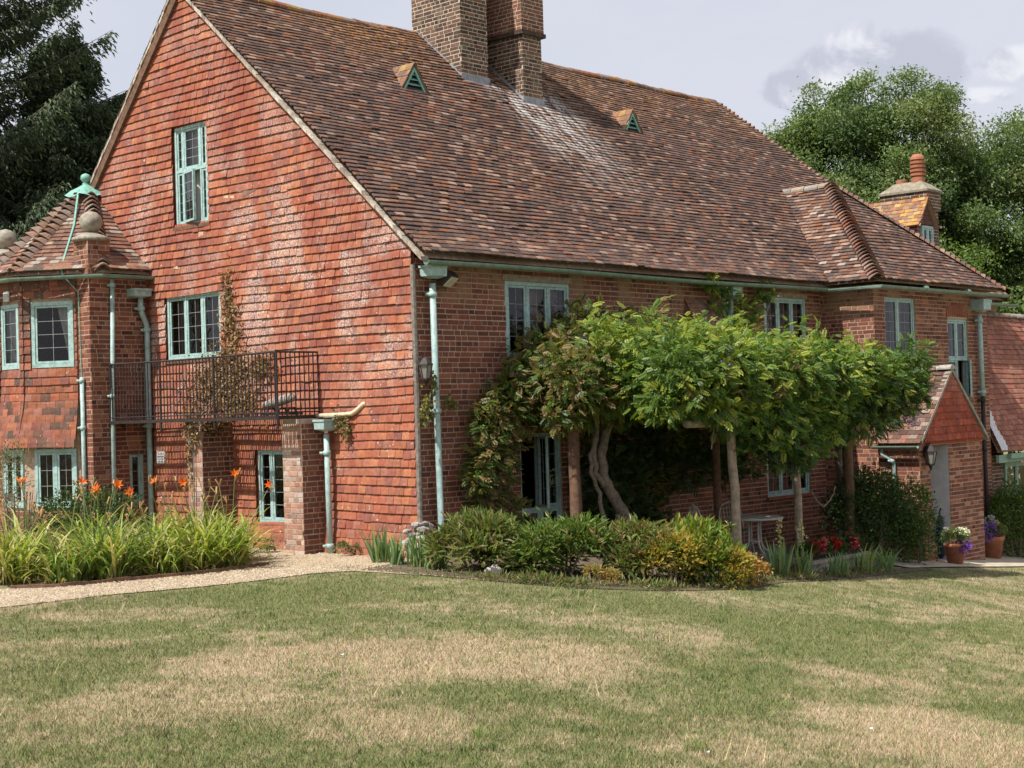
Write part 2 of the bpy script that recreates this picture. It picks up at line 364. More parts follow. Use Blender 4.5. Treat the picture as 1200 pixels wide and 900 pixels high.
def build_ground():
    def axis(lo, hi, a, b, d):
        fine = list(np.arange(a, b + d / 2, d)); out = []
        x = a; st = d
        while x > lo: st *= 1.35; x -= st; out.append(max(x, lo))
        out = out[::-1] + fine; x = b; st = d
        while x < hi: st *= 1.35; x += st; out.append(min(x, hi))
        return np.array(out)
    X = axis(-600, 600, -18, 26, .4); Y = axis(-600, 600, -18, 12, .4)
    gx, gy = np.meshgrid(X, Y, indexing='ij'); g = ground(gx, gy)
    V = np.stack([gx, gy, g], -1).reshape(-1, 3); n = len(Y); F = []
    i, j = np.meshgrid(np.arange(len(X) - 1), np.arange(n - 1), indexing='ij'); p = (i * n + j).ravel()
    tag(np_mesh('lawn', V, np.stack([p, p + n, p + n + 1, p + 1], 1), M_LAWN, smooth=True), kind='structure')
    sheet('gravel_path', LAWN, GRAVEL_BACK, np.arange(-14, -1.39, .15), M_GRAVEL, .012)
    sheet('gravel_apron', [(-1.55, -.36), (-.9, -.2), (0, .0)], [(-1.55, 2.0), (-1.3, 2.4), (-.9, 4.0), (-.3, 4.6), (0, 4.6)], np.arange(-1.55, .01, .1), M_GRAVEL, .012)
    bed_lo = LAWN; bed_hi = [(-1.5, -.34), (-1.0, -.24), (0, .02), (3, .02), (3.2, -2.4), (6, -2.2), (7, -2.6), (11, -2.6), (11.4, -2.75)]
    sheet('border_soil', [(x, y + .05) for x, y in LAWN], bed_hi, np.concatenate([np.arange(-1.48, -.8, .04), np.arange(-.8, 3.05, .2), [3.1, 3.2], np.arange(3.4, 9.3, .3)]), M_EARTH, .010)
    sheet('patio', [(2.9, -2.45), (6, -2.3), (7, -2.4), (10.3, -2.1)], [(2.9, 0), (10.4, 0)], np.arange(2.95, 10.4, .3), M_PATIO, .016)
    sheet('path', [(8.6, -2.62), (10, -2.6), (12, -2.7), (30, -3.0)], [(8.6, -1.1), (30, -1.1)], np.arange(8.6, 26, .4), M_PATH, .022)
    # stones of the gravel
    n = 9000; x = RNG.uniform(-7, 0, n); lo = np.interp(x, [p[0] for p in LAWN], [p[1] for p in LAWN]); lo = np.where(x > -1.3, np.interp(x, [-1.3, 0], [-.4, 0.02]), lo)
    hi = np.interp(x, [p[0] for p in GRAVEL_BACK], [p[1] for p in GRAVEL_BACK]); y = lo + (hi - lo) * RNG.uniform(-.04, 1, n); r = RNG.uniform(.006, .016, n)
    T = np.array([(1, 0, 0), (0, 1, 0), (-1, 0, 0), (0, -1, 0), (0, 0, .8)]); an = RNG.uniform(0, 6.28, n)
    c, s = np.cos(an), np.sin(an); P = np.empty((n, 5, 3))
    P[..., 0] = x[:, None] + r[:, None] * (T[:, 0] * c[:, None] - T[:, 1] * s[:, None] * .8); P[..., 1] = y[:, None] + r[:, None] * (T[:, 0] * s[:, None] + T[:, 1] * c[:, None] * .8)
    P[..., 2] = (ground(x, y) + .014)[:, None] + r[:, None] * T[:, 2]
    Fb = np.array([(0, 1, 4), (1, 2, 4), (2, 3, 4), (3, 0, 4)]); F = (np.arange(n)[:, None, None] * 5 + Fb).reshape(-1, 3)
    base = np.array([(.45, .35, .23), (.34, .26, .17), (.55, .48, .38), (.28, .22, .17)])[RNG.integers(0, 4, n)]
    o = np_mesh('gravel', P.reshape(-1, 3), F, M_PEBBLE, np.repeat(base, 4, 0)); tag(o, 'pale pea gravel strewn between lily border and lawn', 'gravel', kind='stuff')
    # grass blades
    tot = []
    for q0, q1, dens, wide in ((7.2, 10, 6500, 0), (10, 13, 4000, 0), (13, 17, 2300, 0), (17, 23, 1300, 0), (23, 31, 700, 0), (5.5, 7.2, 3500, 1), (7.2, 10, 3500, 1), (10, 13, 2200, 1), (13, 17, 1400, 1), (17, 23, 800, 1), (23, 31, 450, 1)):
        A = .375 * (q1 * q1 - q0 * q0); k = int(A * dens); q = np.sqrt(RNG.uniform(q0 * q0, q1 * q1, k)); l = RNG.uniform(-.375, .375, k)
        l = (l + np.sign(l) * .375 if wide else l) * q
        x = KX + q * CF[0] / .99986 + l * CR[0]; y = KY + q * CF[1] / .99986 + l * CR[1]
        m = (y < np.interp(x, [p[0] for p in LAWN], [p[1] for p in LAWN]) + .09 * RNG.standard_normal(k)); tot.append(np.stack([x[m], y[m], np.full(m.sum(), q0)], 1))
    P = np.concatenate(tot); n = len(P)
    h = RNG.gamma(4, .0048, n) + .006; tall = RNG.random(n) < .006; h[tall] *= RNG.uniform(1.5, 3.2, tall.sum())
    w = RNG.uniform(.0014, .0027, n) * (1 + P[:, 2] * .05); a = RNG.uniform(0, 6.28, n); lean = RNG.uniform(.1, 1.3, n); la = RNG.uniform(0, 6.28, n)
    z = ground(P[:, 0], P[:, 1]); V = np.empty((n, 3, 3))
    for i, sgn in ((0, -1), (1, 1)):
        V[:, i, 0] = P[:, 0] + sgn * w * np.cos(a); V[:, i, 1] = P[:, 1] + sgn * w * np.sin(a); V[:, i, 2] = z - .003
    V[:, 2, 0] = P[:, 0] + h * lean * np.cos(la); V[:, 2, 1] = P[:, 1] + h * lean * np.sin(la); V[:, 2, 2] = z + h
    tint = np.array([(1.25, 1.2, 1.1), (1.0, 1.05, .9), (.8, 1.0, .7), (1.3, 1.25, 1.15), (.62, .8, .55)])[RNG.integers(0, 5, n)] * RNG.uniform(.8, 1.2, (n, 1))
    tint[tall] = (.62, .98, .55); sh = RNG.random(n) < .06; tint[sh] = (1.7, 1.6, 1.6)
    # coarse tufts, clover-like patches and bleached stalks
    k = 520; q = np.sqrt(RNG.uniform(7.4 ** 2, 21 ** 2, k)); l = RNG.uniform(-.36, .36, k) * q; cx = KX + q * CF[0] + l * CR[0]; cy = KY + q * CF[1] + l * CR[1]; ok = in_lawn(cx, cy + .1); cx, cy = cx[ok], cy[ok]; k = len(cx); m = 34
    r = RNG.uniform(.03, .16, (k, 1)); kind = RNG.random(k); px = (cx[:, None] + RNG.standard_normal((k, m)) * r).ravel(); py = (cy[:, None] + RNG.standard_normal((k, m)) * r * .8).ravel(); kd = np.repeat(kind, m); N2 = k * m
    hh = np.where(kd < .86, RNG.uniform(.02, .065, N2), RNG.uniform(.05, .15, N2) * (RNG.random(N2) < .3)) + .01; ww = RNG.uniform(.0016, .0034, N2); a2 = RNG.uniform(0, 6.28, N2); l2 = RNG.uniform(.2, 1.5, N2); z2 = ground(px, py); V2 = np.empty((N2, 3, 3))
    for i, sgn in ((0, -1), (1, 1)): V2[:, i, 0] = px + sgn * ww * np.cos(a2); V2[:, i, 1] = py + sgn * ww * np.sin(a2); V2[:, i, 2] = z2 - .003
    V2[:, 2, 0] = px + hh * l2 * np.cos(a2 + 1.3); V2[:, 2, 1] = py + hh * l2 * np.sin(a2 + 1.3); V2[:, 2, 2] = z2 + hh
    T2 = np.where(kd[:, None] < .62, np.array([(.42, .72, .36)]), np.where(kd[:, None] < .86, np.array([(.62, .95, .5)]), np.array([(1.6, 1.5, 1.35)]))) * RNG.uniform(.75, 1.25, (N2, 1))
    V = np.concatenate([V, V2]); tint = np.concatenate([tint, T2]); n = len(V)
    o = np_mesh('grass', V.reshape(-1, 3), np.arange(n * 3).reshape(n, 3), M_GRASSB, tint)
    tag(o, 'short sun dried lawn grass, patchy green and straw', 'grass', kind='stuff')
build_ground()
# ------------------------------------------------------------------ tile and brick generators (a course at a time, in a wall's own axes)
HUNG = [(.325, .112, .068), (.345, .122, .073), (.295, .099, .064), (.325, .126, .076), (.385, .152, .082), (.245, .096, .073), (.31, .130, .090)]
ROOFC = [(.150, .080, .058), (.125, .066, .050), (.085, .052, .043), (.205, .125, .092), (.118, .072, .056), (.074, .05, .043), (.27, .175, .13), (.145, .090, .070), (.10, .062, .051), (.195, .088, .053), (.112, .075, .063), (.138, .082, .060)]
OLD = [(.17, .095, .07), (.21, .12, .09), (.13, .075, .06), (.26, .18, .14), (.24, .10, .065)]
BRK = [(.215, .074, .047), (.195, .066, .043), (.235, .085, .053), (.175, .060, .042), (.19, .075, .052), (.26, .10, .060), (.15, .055, .042)]
SOOT = [(.125, .070, .050), (.10, .058, .044), (.15, .085, .060), (.085, .052, .042), (.17, .10, .07)]
def tiles(mb, u0, u1, v0, v1, gauge, width, pal, clip=None, lift=.020, thick=.011, holes=(), wave=.008, camber=.006, odd=.03, lenk=1.22, mi=0, sag=None, ramp=None, cj=.13):
    """plain tiles in courses: local x = along, y = up the slope, z = out. clip(v) -> (a, b)"""
    n = int(math.ceil((v1 - v0) / gauge)); ph = random.uniform(0, 6)
    for k in range(n):
        v = v0 + k * gauge; vt = min(v + gauge, v1)
        if vt - v < gauge * .2: continue
        if clip is None: a, b = u0, u1
        else: (a, b), (a_, b_) = clip(v), clip(min(v + gauge, v1)); a, b = min(a, a_), max(b, b_)
        a = max(a, u0); b = min(b, u1)
        if b - a < .02: continue
        off = (k % 2) * width / 2 + random.uniform(-.025, .025)
        rowlift = random.uniform(-.003, .003)
        for p, q in ivals(a, b, holes, v + gauge * .5):
            u = math.floor((p - off) / width) * width + off; runc = random.choice(pal)
            while u < q - .002:
                x0 = max(u + random.uniform(.001, .0035), p); x1 = min(u + width - random.uniform(.001, .0035), q); u += width
                if x1 - x0 < .02: continue
                um = (x0 + x1) / 2
                dv = wave * (math.sin(um * 1.7 + k * .35 + ph) + .35 * math.sin(um * 3.1 - k * .5)) + random.uniform(-.002, .002)
                if random.random() < odd * .6: dv += random.uniform(-.018, .010)
                L = gauge * lenk; sg = sag(um, v) if sag else 0; rl = ramp(um, v) if ramp else 0
                t = lift + rowlift + random.uniform(-.003, .004) + sg + rl; tw = random.uniform(-.003, .003)
                if random.random() < odd: t += random.uniform(.003, .014)
                y0, ym, y1 = v + dv, v + dv + L * .5, min(v + dv + L, v1 + .05)
                h1 = .003 + sg + rl; hm = (t + h1) / 2 + camber
                c = random.choice(pal) if random.random() < .93 else runc
                c = jit(c, cj, cj * .6)
                X = []
                for yy in (y0, ym, y1):
                    if clip is None: X.append((x0, x1)); continue
                    ca, cb = clip(min(yy, v1)); X.append((min(max(x0, ca), max(cb, ca)), max(min(x1, cb), min(ca, cb))))
                (x0, x1), (xm0, xm1), (xt0, xt1) = X
                if x1 <= x0 + .004: continue
                vs = [(x0, y0, t + tw + thick), (x1, y0, t - tw + thick), (xm1, ym, hm + thick), (xm0, ym, hm + thick), (xt1, y1, h1 + thick), (xt0, y1, h1 + thick),
                      (x0, y0, t + tw), (x1, y0, t - tw), (xm1, ym, hm), (xm0, ym, hm)]
                mb.add(vs, [(0, 1, 2, 3), (3, 2, 4, 5), (6, 7, 1, 0), (7, 8, 2, 1), (9, 6, 0, 3), (6, 9, 8, 7)], c, mi)
def backing(mb, u0, u1, v0, v1, step, holes=(), clip=None, z=0, mi=1, col=(.1, .05, .04)):
    n = max(1, int(round((v1 - v0) / step))); st = (v1 - v0) / n
    # split rows at hole edges so openings stay exact
    cuts = sorted(set([v0 + k * st for k in range(n + 1)] + [h for o in holes for h in (o[2], o[3]) if v0 < h < v1]))
    for va, vb in zip(cuts[:-1], cuts[1:]):
        vm = (va + vb) / 2; a, b = (u0, u1) if clip is None else clip(vm)
        a = max(a, u0); b = min(b, u1)
        if b <= a: continue
        for p, q in ivals(a, b, holes, vm):
            if clip is None or p > a + 1e-6 and q < b - 1e-6: mb.quad((p, va, z), (q, va, z), (q, vb, z), (p, vb, z), col, mi)
            else:
                a0, b0 = clip(va); a1, b1 = clip(vb)
                pa, pb = (max(a0, u0), max(a1, u0)) if p <= a + 1e-6 else (p, p); qa, qb = (min(b0, u1), min(b1, u1)) if q >= b - 1e-6 else (q, q)
                mb.quad((pa, va, z), (qa, va, z), (qb, vb, z), (pb, vb, z), col, mi)
def reveals(mb, holes, d=.16, mi=1, col=(.2, .1, .07)):
    for a, b, c, e in holes:
        mb.quad((a, c, 0), (a, e, 0), (a, e, -d), (a, c, -d), col, mi); mb.quad((b, c, 0), (b, c, -d), (b, e, -d), (b, e, 0), col, mi)
        mb.quad((a, e, 0), (b, e, 0), (b, e, -d), (a, e, -d), col, mi); mb.quad((a, c, 0), (a, c, -d), (b, c, -d), (b, c, 0), col, mi)
def bricks(mb, u0, u1, v0, v1, pal=BRK, holes=(), mi=0, course=.075, hb=.42, dark=.08, back=True):
    n = int(round((v1 - v0) / course)); cs = (v1 - v0) / n
    if back: backing(mb, u0, u1, v0, v1, cs * 4, holes, None, 0, 1)
    for k in range(n):
        v = v0 + k * cs; u = u0 - random.uniform(0, .2); wv = random.uniform(-.003, .003)
        for p, q in ivals(u0, u1, holes, v + cs * .5):
            u = p - random.uniform(0, .19)
            while u < q - .004:
                L = (.1025 if random.random() < hb else .215) * random.uniform(.96, 1.03); x0, x1 = max(u, p), min(u + L, q); u += L + random.uniform(.011, .017)
                if x1 - x0 < .025: continue
                z = random.uniform(.002, .007); y0 = v + .0075 + wv + random.uniform(-.002, .002); y1 = v + cs - .0075 + wv + random.uniform(-.002, .002)
                c = jit(random.choice(pal), .15, .08)
                if L < .14 and random.random() < dark * 2 or random.random() < dark * .3: c = tuple(i * .6 for i in c)
                mb.add([(x0, y0, 0), (x1, y0, 0), (x1, y1, 0), (x0, y1, 0), (x0 + .002, y0 + .002, z), (x1 - .002, y0 + .002, z), (x1 - .002, y1 - .002, z), (x0 + .002, y1 - .002, z)],
                       [(4, 5, 6, 7), (0, 1, 5, 4), (1, 2, 6, 5), (2, 3, 7, 6), (3, 0, 4, 7)], c, mi)
def brick_box(mb, x0, x1, y0, y1, z0, z1, faces='xXyYt', pal=BRK, course=.075, hb=.42):
    """a rectangular brick mass: x = west, X = east, y = towards the lawn, Y = back, t = top"""
    old = mb.xf
    D = {'x': ((x0, y1, 0), (0, -1, 0), (-1, 0, 0), y1 - y0), 'X': ((x1, y0, 0), (0, 1, 0), (1, 0, 0), y1 - y0),
         'y': ((x0, y0, 0), (1, 0, 0), (0, -1, 0), x1 - x0), 'Y': ((x1, y1, 0), (-1, 0, 0), (0, 1, 0), x1 - x0)}
    for f in faces:
        if f == 't': mb.xf = None; mb.quad((x0, y0, z1), (x1, y0, z1), (x1, y1, z1), (x0, y1, z1), (.2, .12, .09), 1); continue
        O, U, N, L = D[f]; mb.xf = basis(O, U, (0, 0, 1), N); bricks(mb, 0, L, z0, z1, pal, course=course, hb=hb)
    mb.xf = old
BM = [M_BRICK, M_MORTAR]; CM = [M_CBRICK, M_CMORTAR]; HM = [M_HUNG, M_MORTAR]; RM = [M_ROOF, M_MORTAR]
GW = lambda: basis((0, 0, 0), (0, 1, 0), (0, 0, 1), (-1, 0, 0))          # gable wall: x = world y
# orientation note: for the gable U=+y, V=+z, N=-x (left-handed on purpose: only positions matter)
house = thing('brick_house', 'large old red brick and tile hung house with a long brown tiled roof', 'house')
hp = house

# ------------------------------------------------------------------ windows
def window(xf, u0, u1, z0, z1, cols, rows=((0, 1),), lat=(2, 5), sill=True, curtain=None, inset=.05, opened=None, parent=None, name='window', fr=.05, cas=.034, pm=None, lead=True):
    """xf: wall axes (x along, y up, z out). cols: widths; rows: (from, to) fractions of the height. opened: {(col,row): degrees}"""
    pm = pm or M_PAINT; opened = opened or {}; W_ = u1 - u0; H = z1 - z0; T = xf @ Matrix.Translation((u0, z0, -inset))
    f = MB(T); g = MB(T); c = MB(T); l = MB(T)
    f.box(0, fr, 0, H, -.05, .03); f.box(W_ - fr, W_, 0, H, -.05, .03); f.box(fr, W_ - fr, H - fr, H, -.05, .028); f.box(fr, W_ - fr, 0, fr * 1.1, -.05, .032)
    tot = sum(cols); xs = [0]
    for w in cols: xs.append(xs[-1] + w / tot)
    iw = W_ - 2 * fr; X = [fr + iw * x for x in xs]; ih = H - 2.1 * fr
    for x in X[1:-1]: f.box(x - fr * .42, x + fr * .42, fr, H - fr, -.05, .024)
    for r0, r1 in rows:
        if r0 > 0: f.box(fr, W_ - fr, fr * 1.1 + ih * r0 - fr * .45, fr * 1.1 + ih * r0 + fr * .45, -.048, .027)
    for i in range(len(cols)):
        for j, (r0, r1) in enumerate(rows):
            a = X[i] + (fr * .42 if i else 0) + .004; b = X[i + 1] - (fr * .42 if i < len(cols) - 1 else 0) - .004
            p = fr * 1.1 + ih * r0 + (fr * .45 if r0 > 0 else 0) + .004; q = fr * 1.1 + ih * r1 - (fr * .45 if r1 < 1 else 0) - .004
            ang = opened.get((i, j), 0)
            if ang:
                hinge = b if ang > 0 else a
                M = T @ Matrix.Translation((hinge, 0, .03)) @ Matrix.Rotation(rad(ang), 4, 'Y') @ Matrix.Translation((-hinge, 0, 0))
            else: M = T
            for mb in (g, c, l): mb.xf = M
            k = cas; c.box(a, a + k, p, q, -.02, .018); c.box(b - k, b, p, q, -.02, .018); c.box(a + k, b - k, q - k, q, -.02, .016); c.box(a + k, b - k, p, p + k, -.02, .016)
            g.quad((a + k, p + k, 0), (b - k, p + k, 0), (b - k, q - k, 0), (a + k, q - k, 0))
            if lead:
                nc = max(1, round((b - a) / W_ * lat[0])); nr = max(1, round((q - p) / H * lat[1])); wv = .0035
                for s in range(1, nc): x = a + k + (b - a - 2 * k) * s / nc; l.box(x - wv, x + wv, p + k, q - k, -.004, .004)
                for s in range(1, nr): y = p + k + (q - p - 2 * k) * s / nr; l.box(a + k, b - k, y - wv, y + wv, -.0045, .0045)
    w = f.build(name, pm, parent or hp)
    c.build('casement', pm, w); g.build('pane', M_GLASS, w); l.build('leading', M_CAME, w)
    if sill:
        s = MB(xf @ Matrix.Translation((u0, z0, 0))); s.box(-.05, W_ + .05, -.055, -.002, -.12, .055); s.build('sill', M_DWOOD if sill == 'wood' else M_SILL if sill == 'tile' else M_STONE, w)
    if curtain:
        for (a, b, m, drape) in curtain:
            k = MB(T); n = max(6, int((b - a) * W_ * 40)); pts = []
            for i in range(n + 1):
                t = i / n; x = W_ * (a + (b - a) * t); zz = -.13 + .022 * math.sin(t * n * 1.1); pts.append((x, zz))
            for i in range(n):
                (xa, za), (xb, zb) = pts[i], pts[i + 1]
                if drape:
                    def lo(x): return (W_ * b - (W_ * b - x) * .35)
                    k.quad((lo(xa), .03, za), (lo(xb), .03, zb), (xb, H - .04, zb), (xa, H - .04, za))
                else: k.quad((xa, .03, za), (xb, .03, zb), (xb, H - .04, zb), (xa, H - .04, za))
            k.build('curtain', m, w)
    return w

# ------------------------------------------------------------------ main house: gable end
AP = (5.28, 8.98)
def gclip(v): return (max(0, (v - 4.30) / .881), 9.86 - max(0, v - 4.05) / (8.95 - 4.05) * 4.58)
M_GCURT = mat('grey_net', (.20, .18, .18), var=.3, vscale=8, rough=.9)
H_top = (4.65, 5.55, 5.09, 6.70); H_mid = (4.40, 5.88, 2.95, 4.0); H_gr = (2.62, 3.58, .38, 1.51)
gh = [H_top, H_mid, H_gr]
mb = MB(GW())
bulge = lambda u, v: .02 * math.sin(u * .9 + 1) * math.sin(v * .8) + .015
flare = lambda u, v: max(0, .06 * (1 - (v + .1) / .5)) if v < .4 else 0
tiles(mb, 0, 9.86, -.25, 8.9, .1245, .158, HUNG, gclip, lift=.036, thick=.015, cj=.09, holes=[(a - .02, b + .02, c - .03, d + .02) for a, b, c, d in gh], wave=.011, sag=lambda u, v: .012 * math.sin(u * 1.3 + v) + .012, ramp=flare, odd=.05)
backing(mb, 0, 9.86, -1.2, 8.95, .3, gh, gclip, -.012, 0, (.33, .10, .06))
reveals(mb, gh, .18)
gw = mb.build('gable_wall', HM, hp)
# a few slipped tiles show pale battens
M_DAB = mat('pale_mortar', (.62, .56, .42), var=.2, rough=.95)
for y, z in ((1.05, 1.10), (1.0, 1.13), (1.17, .98), (.06, 1.06), (.10, .93), (.03, .91)):
    mb = MB(GW()); mb.box(y, y + random.uniform(.03, .06), z, z + .07, .0, .052); mb.build('mortar_dab', M_DAB, gw)
g = GW()
window(g, *H_top, cols=(.2, .58, .22), rows=((0, .56), (.56, 1)), lat=(4, 9), inset=.02, sill='wood', curtain=[(.2, .82, M_CURT, False)], opened={(1, 0): 14})
window(g, *H_mid, cols=(1, 1, 1), lat=(8, 5), inset=.02, sill='wood', curtain=[(.05, .42, M_GCURT, False), (.55, .95, M_GCURT, False)])
window(g, *H_gr, cols=(2.2, 1), lat=(4, 6), inset=.03, sill='tile')
mb = MB(GW()); mb.box(5.98, 6.22, 1.25, 1.49, .045, .06)
for k in range(5): mb.box(6.0, 6.2, 1.275 + k * .042, 1.297 + k * .042, .06, .072)
mb.build('air_vent', M_WHITE, hp)
# grey board down the corner and stony foot of the corner
mb = MB(); mb.tube([(-.045, -.035, .45), (-.04, -.035, 2.2), (-.05, -.035, 4.0)], .038, 8); mb.build('corner_board', M_GREYWOOD, hp)
def lump(mb, c, r, seed, col=WHITE):
    n, k = 9, 6; vs = []
    for j in range(k + 1):
        for i in range(n):
            a = 2 * PI * i / n; ph = PI * j / k; q = 1 + .20 * math.sin(a * 2 + seed) * math.sin(ph * 3 + seed) + .13 * math.sin(a * 5 + seed * 2) * math.sin(ph); vs.append((c[0] + r[0] * q * math.sin(ph) * math.cos(a), c[1] + r[1] * q * math.sin(ph) * math.sin(a), c[2] + r[2] * q * math.cos(ph)))
    mb.add(vs, [(j * n + i, j * n + (i + 1) % n, (j + 1) * n + (i + 1) % n, (j + 1) * n + i) for j in range(k) for i in range(n)], col)
mb = MB()
for k in range(34):
    z = -.12 + .62 * (k / 34); w = .20 * (1 - (z + .1) / .75) + .03; t_ = random.random()
    c = (-.03 - w * random.uniform(.2, .9), .06 + random.uniform(-.22, .16) * (1 - z), z) if t_ < .55 else (random.uniform(-.1, .20) * (1.1 - z), -.03 - w * random.uniform(.2, .8), z)
    lump(mb, c, (random.uniform(.05, .10), random.uniform(.05, .10), random.uniform(.028, .05)), random.uniform(0, 9))
mb.build('rubble_footing', mat('limewashed_rubble', (.27, .24, .22), var=.6, vscale=12, rough=.95, bump=.8, bscale=30), hp)
M_BUFF = mat('buff_tile', (.50, .36, .22), var=.3, vscale=9, rough=.9)
for y, z, w_, h_ in ((4.1, 5.40, .12, .05), (3.95, 5.38, .10, .05), (3.72, 5.46, .16, .04), (3.4, 5.50, .14, .045), (3.2, 5.50, .18, .035), (6.0, 4.97, .13, .10), (4.78, 4.86, .13, .10), (5.5, 4.42, .12, .10), (1.6, 1.2, .14, .1), (.65, .9, .14, .1), (2.3, 4.0, .1, .06)):
    mb = MB(GW()); mb.add([(y, z, .05), (y + w_, z + .012, .05), (y + w_ * .95, z + h_, .044), (y + w_ * .05, z + h_ * .9, .044), (y, z, .0), (y + w_, z, .0), (y + w_, z + h_, .0), (y, z + h_, .0)], [(0, 1, 2, 3), (0, 4, 5, 1), (1, 5, 6, 2), (2, 6, 7, 3), (3, 7, 4, 0)], WHITE); mb.build('replacement_tile', M_BUFF, gw)
mb = MB(GW()); mb.add([(3.30, 5.46, .05), (3.72, 5.36, .06), (3.70, 5.52, .045), (3.34, 5.60, .04), (3.30, 5.46, .02), (3.72, 5.36, .02)], [(0, 1, 2, 3), (0, 4, 5, 1)]); mb.build('slipped_tile', mat('slipped_tile', (.2, .12, .09), var=.3, rough=.9), gw)

# ------------------------------------------------------------------ main house: long front
FW = basis((0, 0, 0), (1, 0, 0), (0, 0, 1), (0, -1, 0))
F1 = (1.80, 3.21, 2.73, 3.86); F2 = (8.5, 9.85, 2.73, 3.86); F3 = (2.02, 2.93, .0, 1.64); F4 = (8.43, 9.83, .30, 1.2)
fh = [F1, F2, F3, F4]
mb = MB(FW); bricks(mb, .0, 10.4, -1.6, 4.1, holes=fh); reveals(mb, fh, .2); mb.build('front_wall', BM, hp)
# soldier arch over the garden door, timber lintels over upper windows
mb = MB(FW)
for k in range(14):
    u = 1.96 + k * .076; mb.box(u, u + .064, 1.66 + .05 * math.sin(PI * (k + .5) / 14), 1.87 + .05 * math.sin(PI * (k + .5) / 14), .0, .012, jit((.22, .10, .06), .2, .1))
mb.build('window_arch', BM, hp)
for a, b, c, d in (F1, F2): mb = MB(FW); mb.box(a - .06, b + .06, d + .01, d + .1, -.05, .018); mb.build('lintel', M_WOOD, hp)
window(FW, *F1, cols=(1, 1.1, 1), lat=(6, 5), inset=.03, sill='wood', curtain=[(.36, .95, M_PCURT, False)])
window(FW, *F2, cols=(1, 1.1, 1), lat=(6, 5), inset=.03, sill='wood', curtain=[(.05, .95, M_PCURT, False)])
window(FW, *F3, cols=(1, 1), rows=((0, .30), (.30, 1)), lat=(4, 7), inset=.06, opened={(0, 1): 62}, curtain=[(.55, .95, M_PCURT, False)], sill=True)
window(FW, *F4, cols=(1, 1, 1), lat=(6, 4), inset=.05, sill='tile')
mb = MB(FW); bricks(mb, 14.95, 17.75, -1.6, 4.1, pal=SOOT + BRK[:3]); mb.build('front_wall', BM, hp)
# brick shoulder (an old oven breast) on the front
mb = MB(); brick_box(mb, 6.14, 7.02, -.22, 0, 1.2, 3.3, 'xyX')
mb.xf = basis((6.14, -.22, 3.3), (1, 0, 0), (0, .22, .42), (0, -.42, .22)); tiles(mb, 0, .88, 0, .48, .085, .11, OLD, lift=.012, thick=.01); mb.xf = None
mb.add([(6.14, -.22, 3.3), (7.02, -.22, 3.3), (7.02, 0, 3.72), (6.14, 0, 3.72), (6.14, 0, 3.3), (7.02, 0, 3.3)], [(0, 1, 2, 3), (0, 3, 4), (1, 5, 2)], (.2, .1, .07), 0)
mb.build('brick_shoulder', BM, hp)
# back and end walls, floors inside
mb = MB(); mb.xf = basis((0, 9.86, 0), (1, 0, 0), (0, 0, 1), (0, 1, 0)); backing(mb, 0, 17.75, -1.6, 4.1, 5.7, z=0, mi=0, col=BRK[0]); mb.xf = basis((17.75, 0, 0), (0, 1, 0), (0, 0, 1), (1, 0, 0)); backing(mb, 0, 9.86, -1.6, 4.1, 5.7, mi=0, col=BRK[0]); mb.build('back_wall', BM, hp)
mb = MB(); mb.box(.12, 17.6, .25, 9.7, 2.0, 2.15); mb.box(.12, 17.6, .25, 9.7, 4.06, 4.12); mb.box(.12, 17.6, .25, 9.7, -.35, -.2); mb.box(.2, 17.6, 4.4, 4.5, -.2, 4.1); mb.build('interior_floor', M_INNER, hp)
mb = MB()
for x, y, z, w_ in ((.35, 4.9, 5.0, 0), ): pass

# ------------------------------------------------------------------ roofs
SL = .881; E_Y, E_Z = -.28, 4.08
def slope_basis(O, U, up): return basis(O, U, up, Vector(U).cross(Vector(up)))
up = Vector((0, 1, SL)).normalized(); SLEN = (5.28 - E_Y) * math.sqrt(1 + SL * SL)
mb = MB(basis((0, E_Y, E_Z), (1, 0, 0), up, Vector((1, 0, 0)).cross(up)))
def hipx(y): return np.interp(y, [-.3, 0, 1, 2, 2.79, 5.21], [17.75, 17.25, 16.5, 15.9, 15.55, 14.72])
ky = 1 / math.sqrt(1 + SL * SL)
rsag = lambda u, v: .03 * math.sin(u * .55 + 1.2) * math.sin(v * .6) + .012 * math.sin(u * 1.9 + v * .7) + .02 + .05 * max(0, 1 - v / .9) ** 2
def bay_valley(u, v):    # the part of the main slope covered by the bay roof
    y = E_Y + v * ky; z = E_Z + SL * (y - E_Y); return y, z
def main_holes():
    H = []
    n = 24
    for k in range(n):      # under the bay roof (triangle whose tip is on the slope)
        ya = -.28 + 2.5 * k / n; yb = -.28 + 2.5 * (k + 1) / n; z = E_Z + SL * ((ya + yb) / 2 - E_Y); w = (6.25 - z) / .88
        if w > .1: H.append((12.68 - w, 12.68 + w, (ya - E_Y) / ky, (yb - E_Y) / ky))
    H.append((5.15, 5.86, (4.09 - E_Y) / ky, 99)); H.append((6.40, 6.95, (3.73 - E_Y) / ky, 99))
    return H
MH = main_holes()
tiles(mb, -.12, 18, 0, SLEN, .107, .165, ROOFC, lambda v: (-.12, hipx(E_Y + v * ky)), lift=.036, thick=.020, holes=MH, wave=.006, sag=rsag, camber=.012, odd=.06, cj=.15)
backing(mb, -.06, 18, .02, SLEN, .25, (), lambda v: (-.06, hipx(E_Y + v * ky) - .03), -.02, 1)
roof = mb.build('roof', RM, hp)
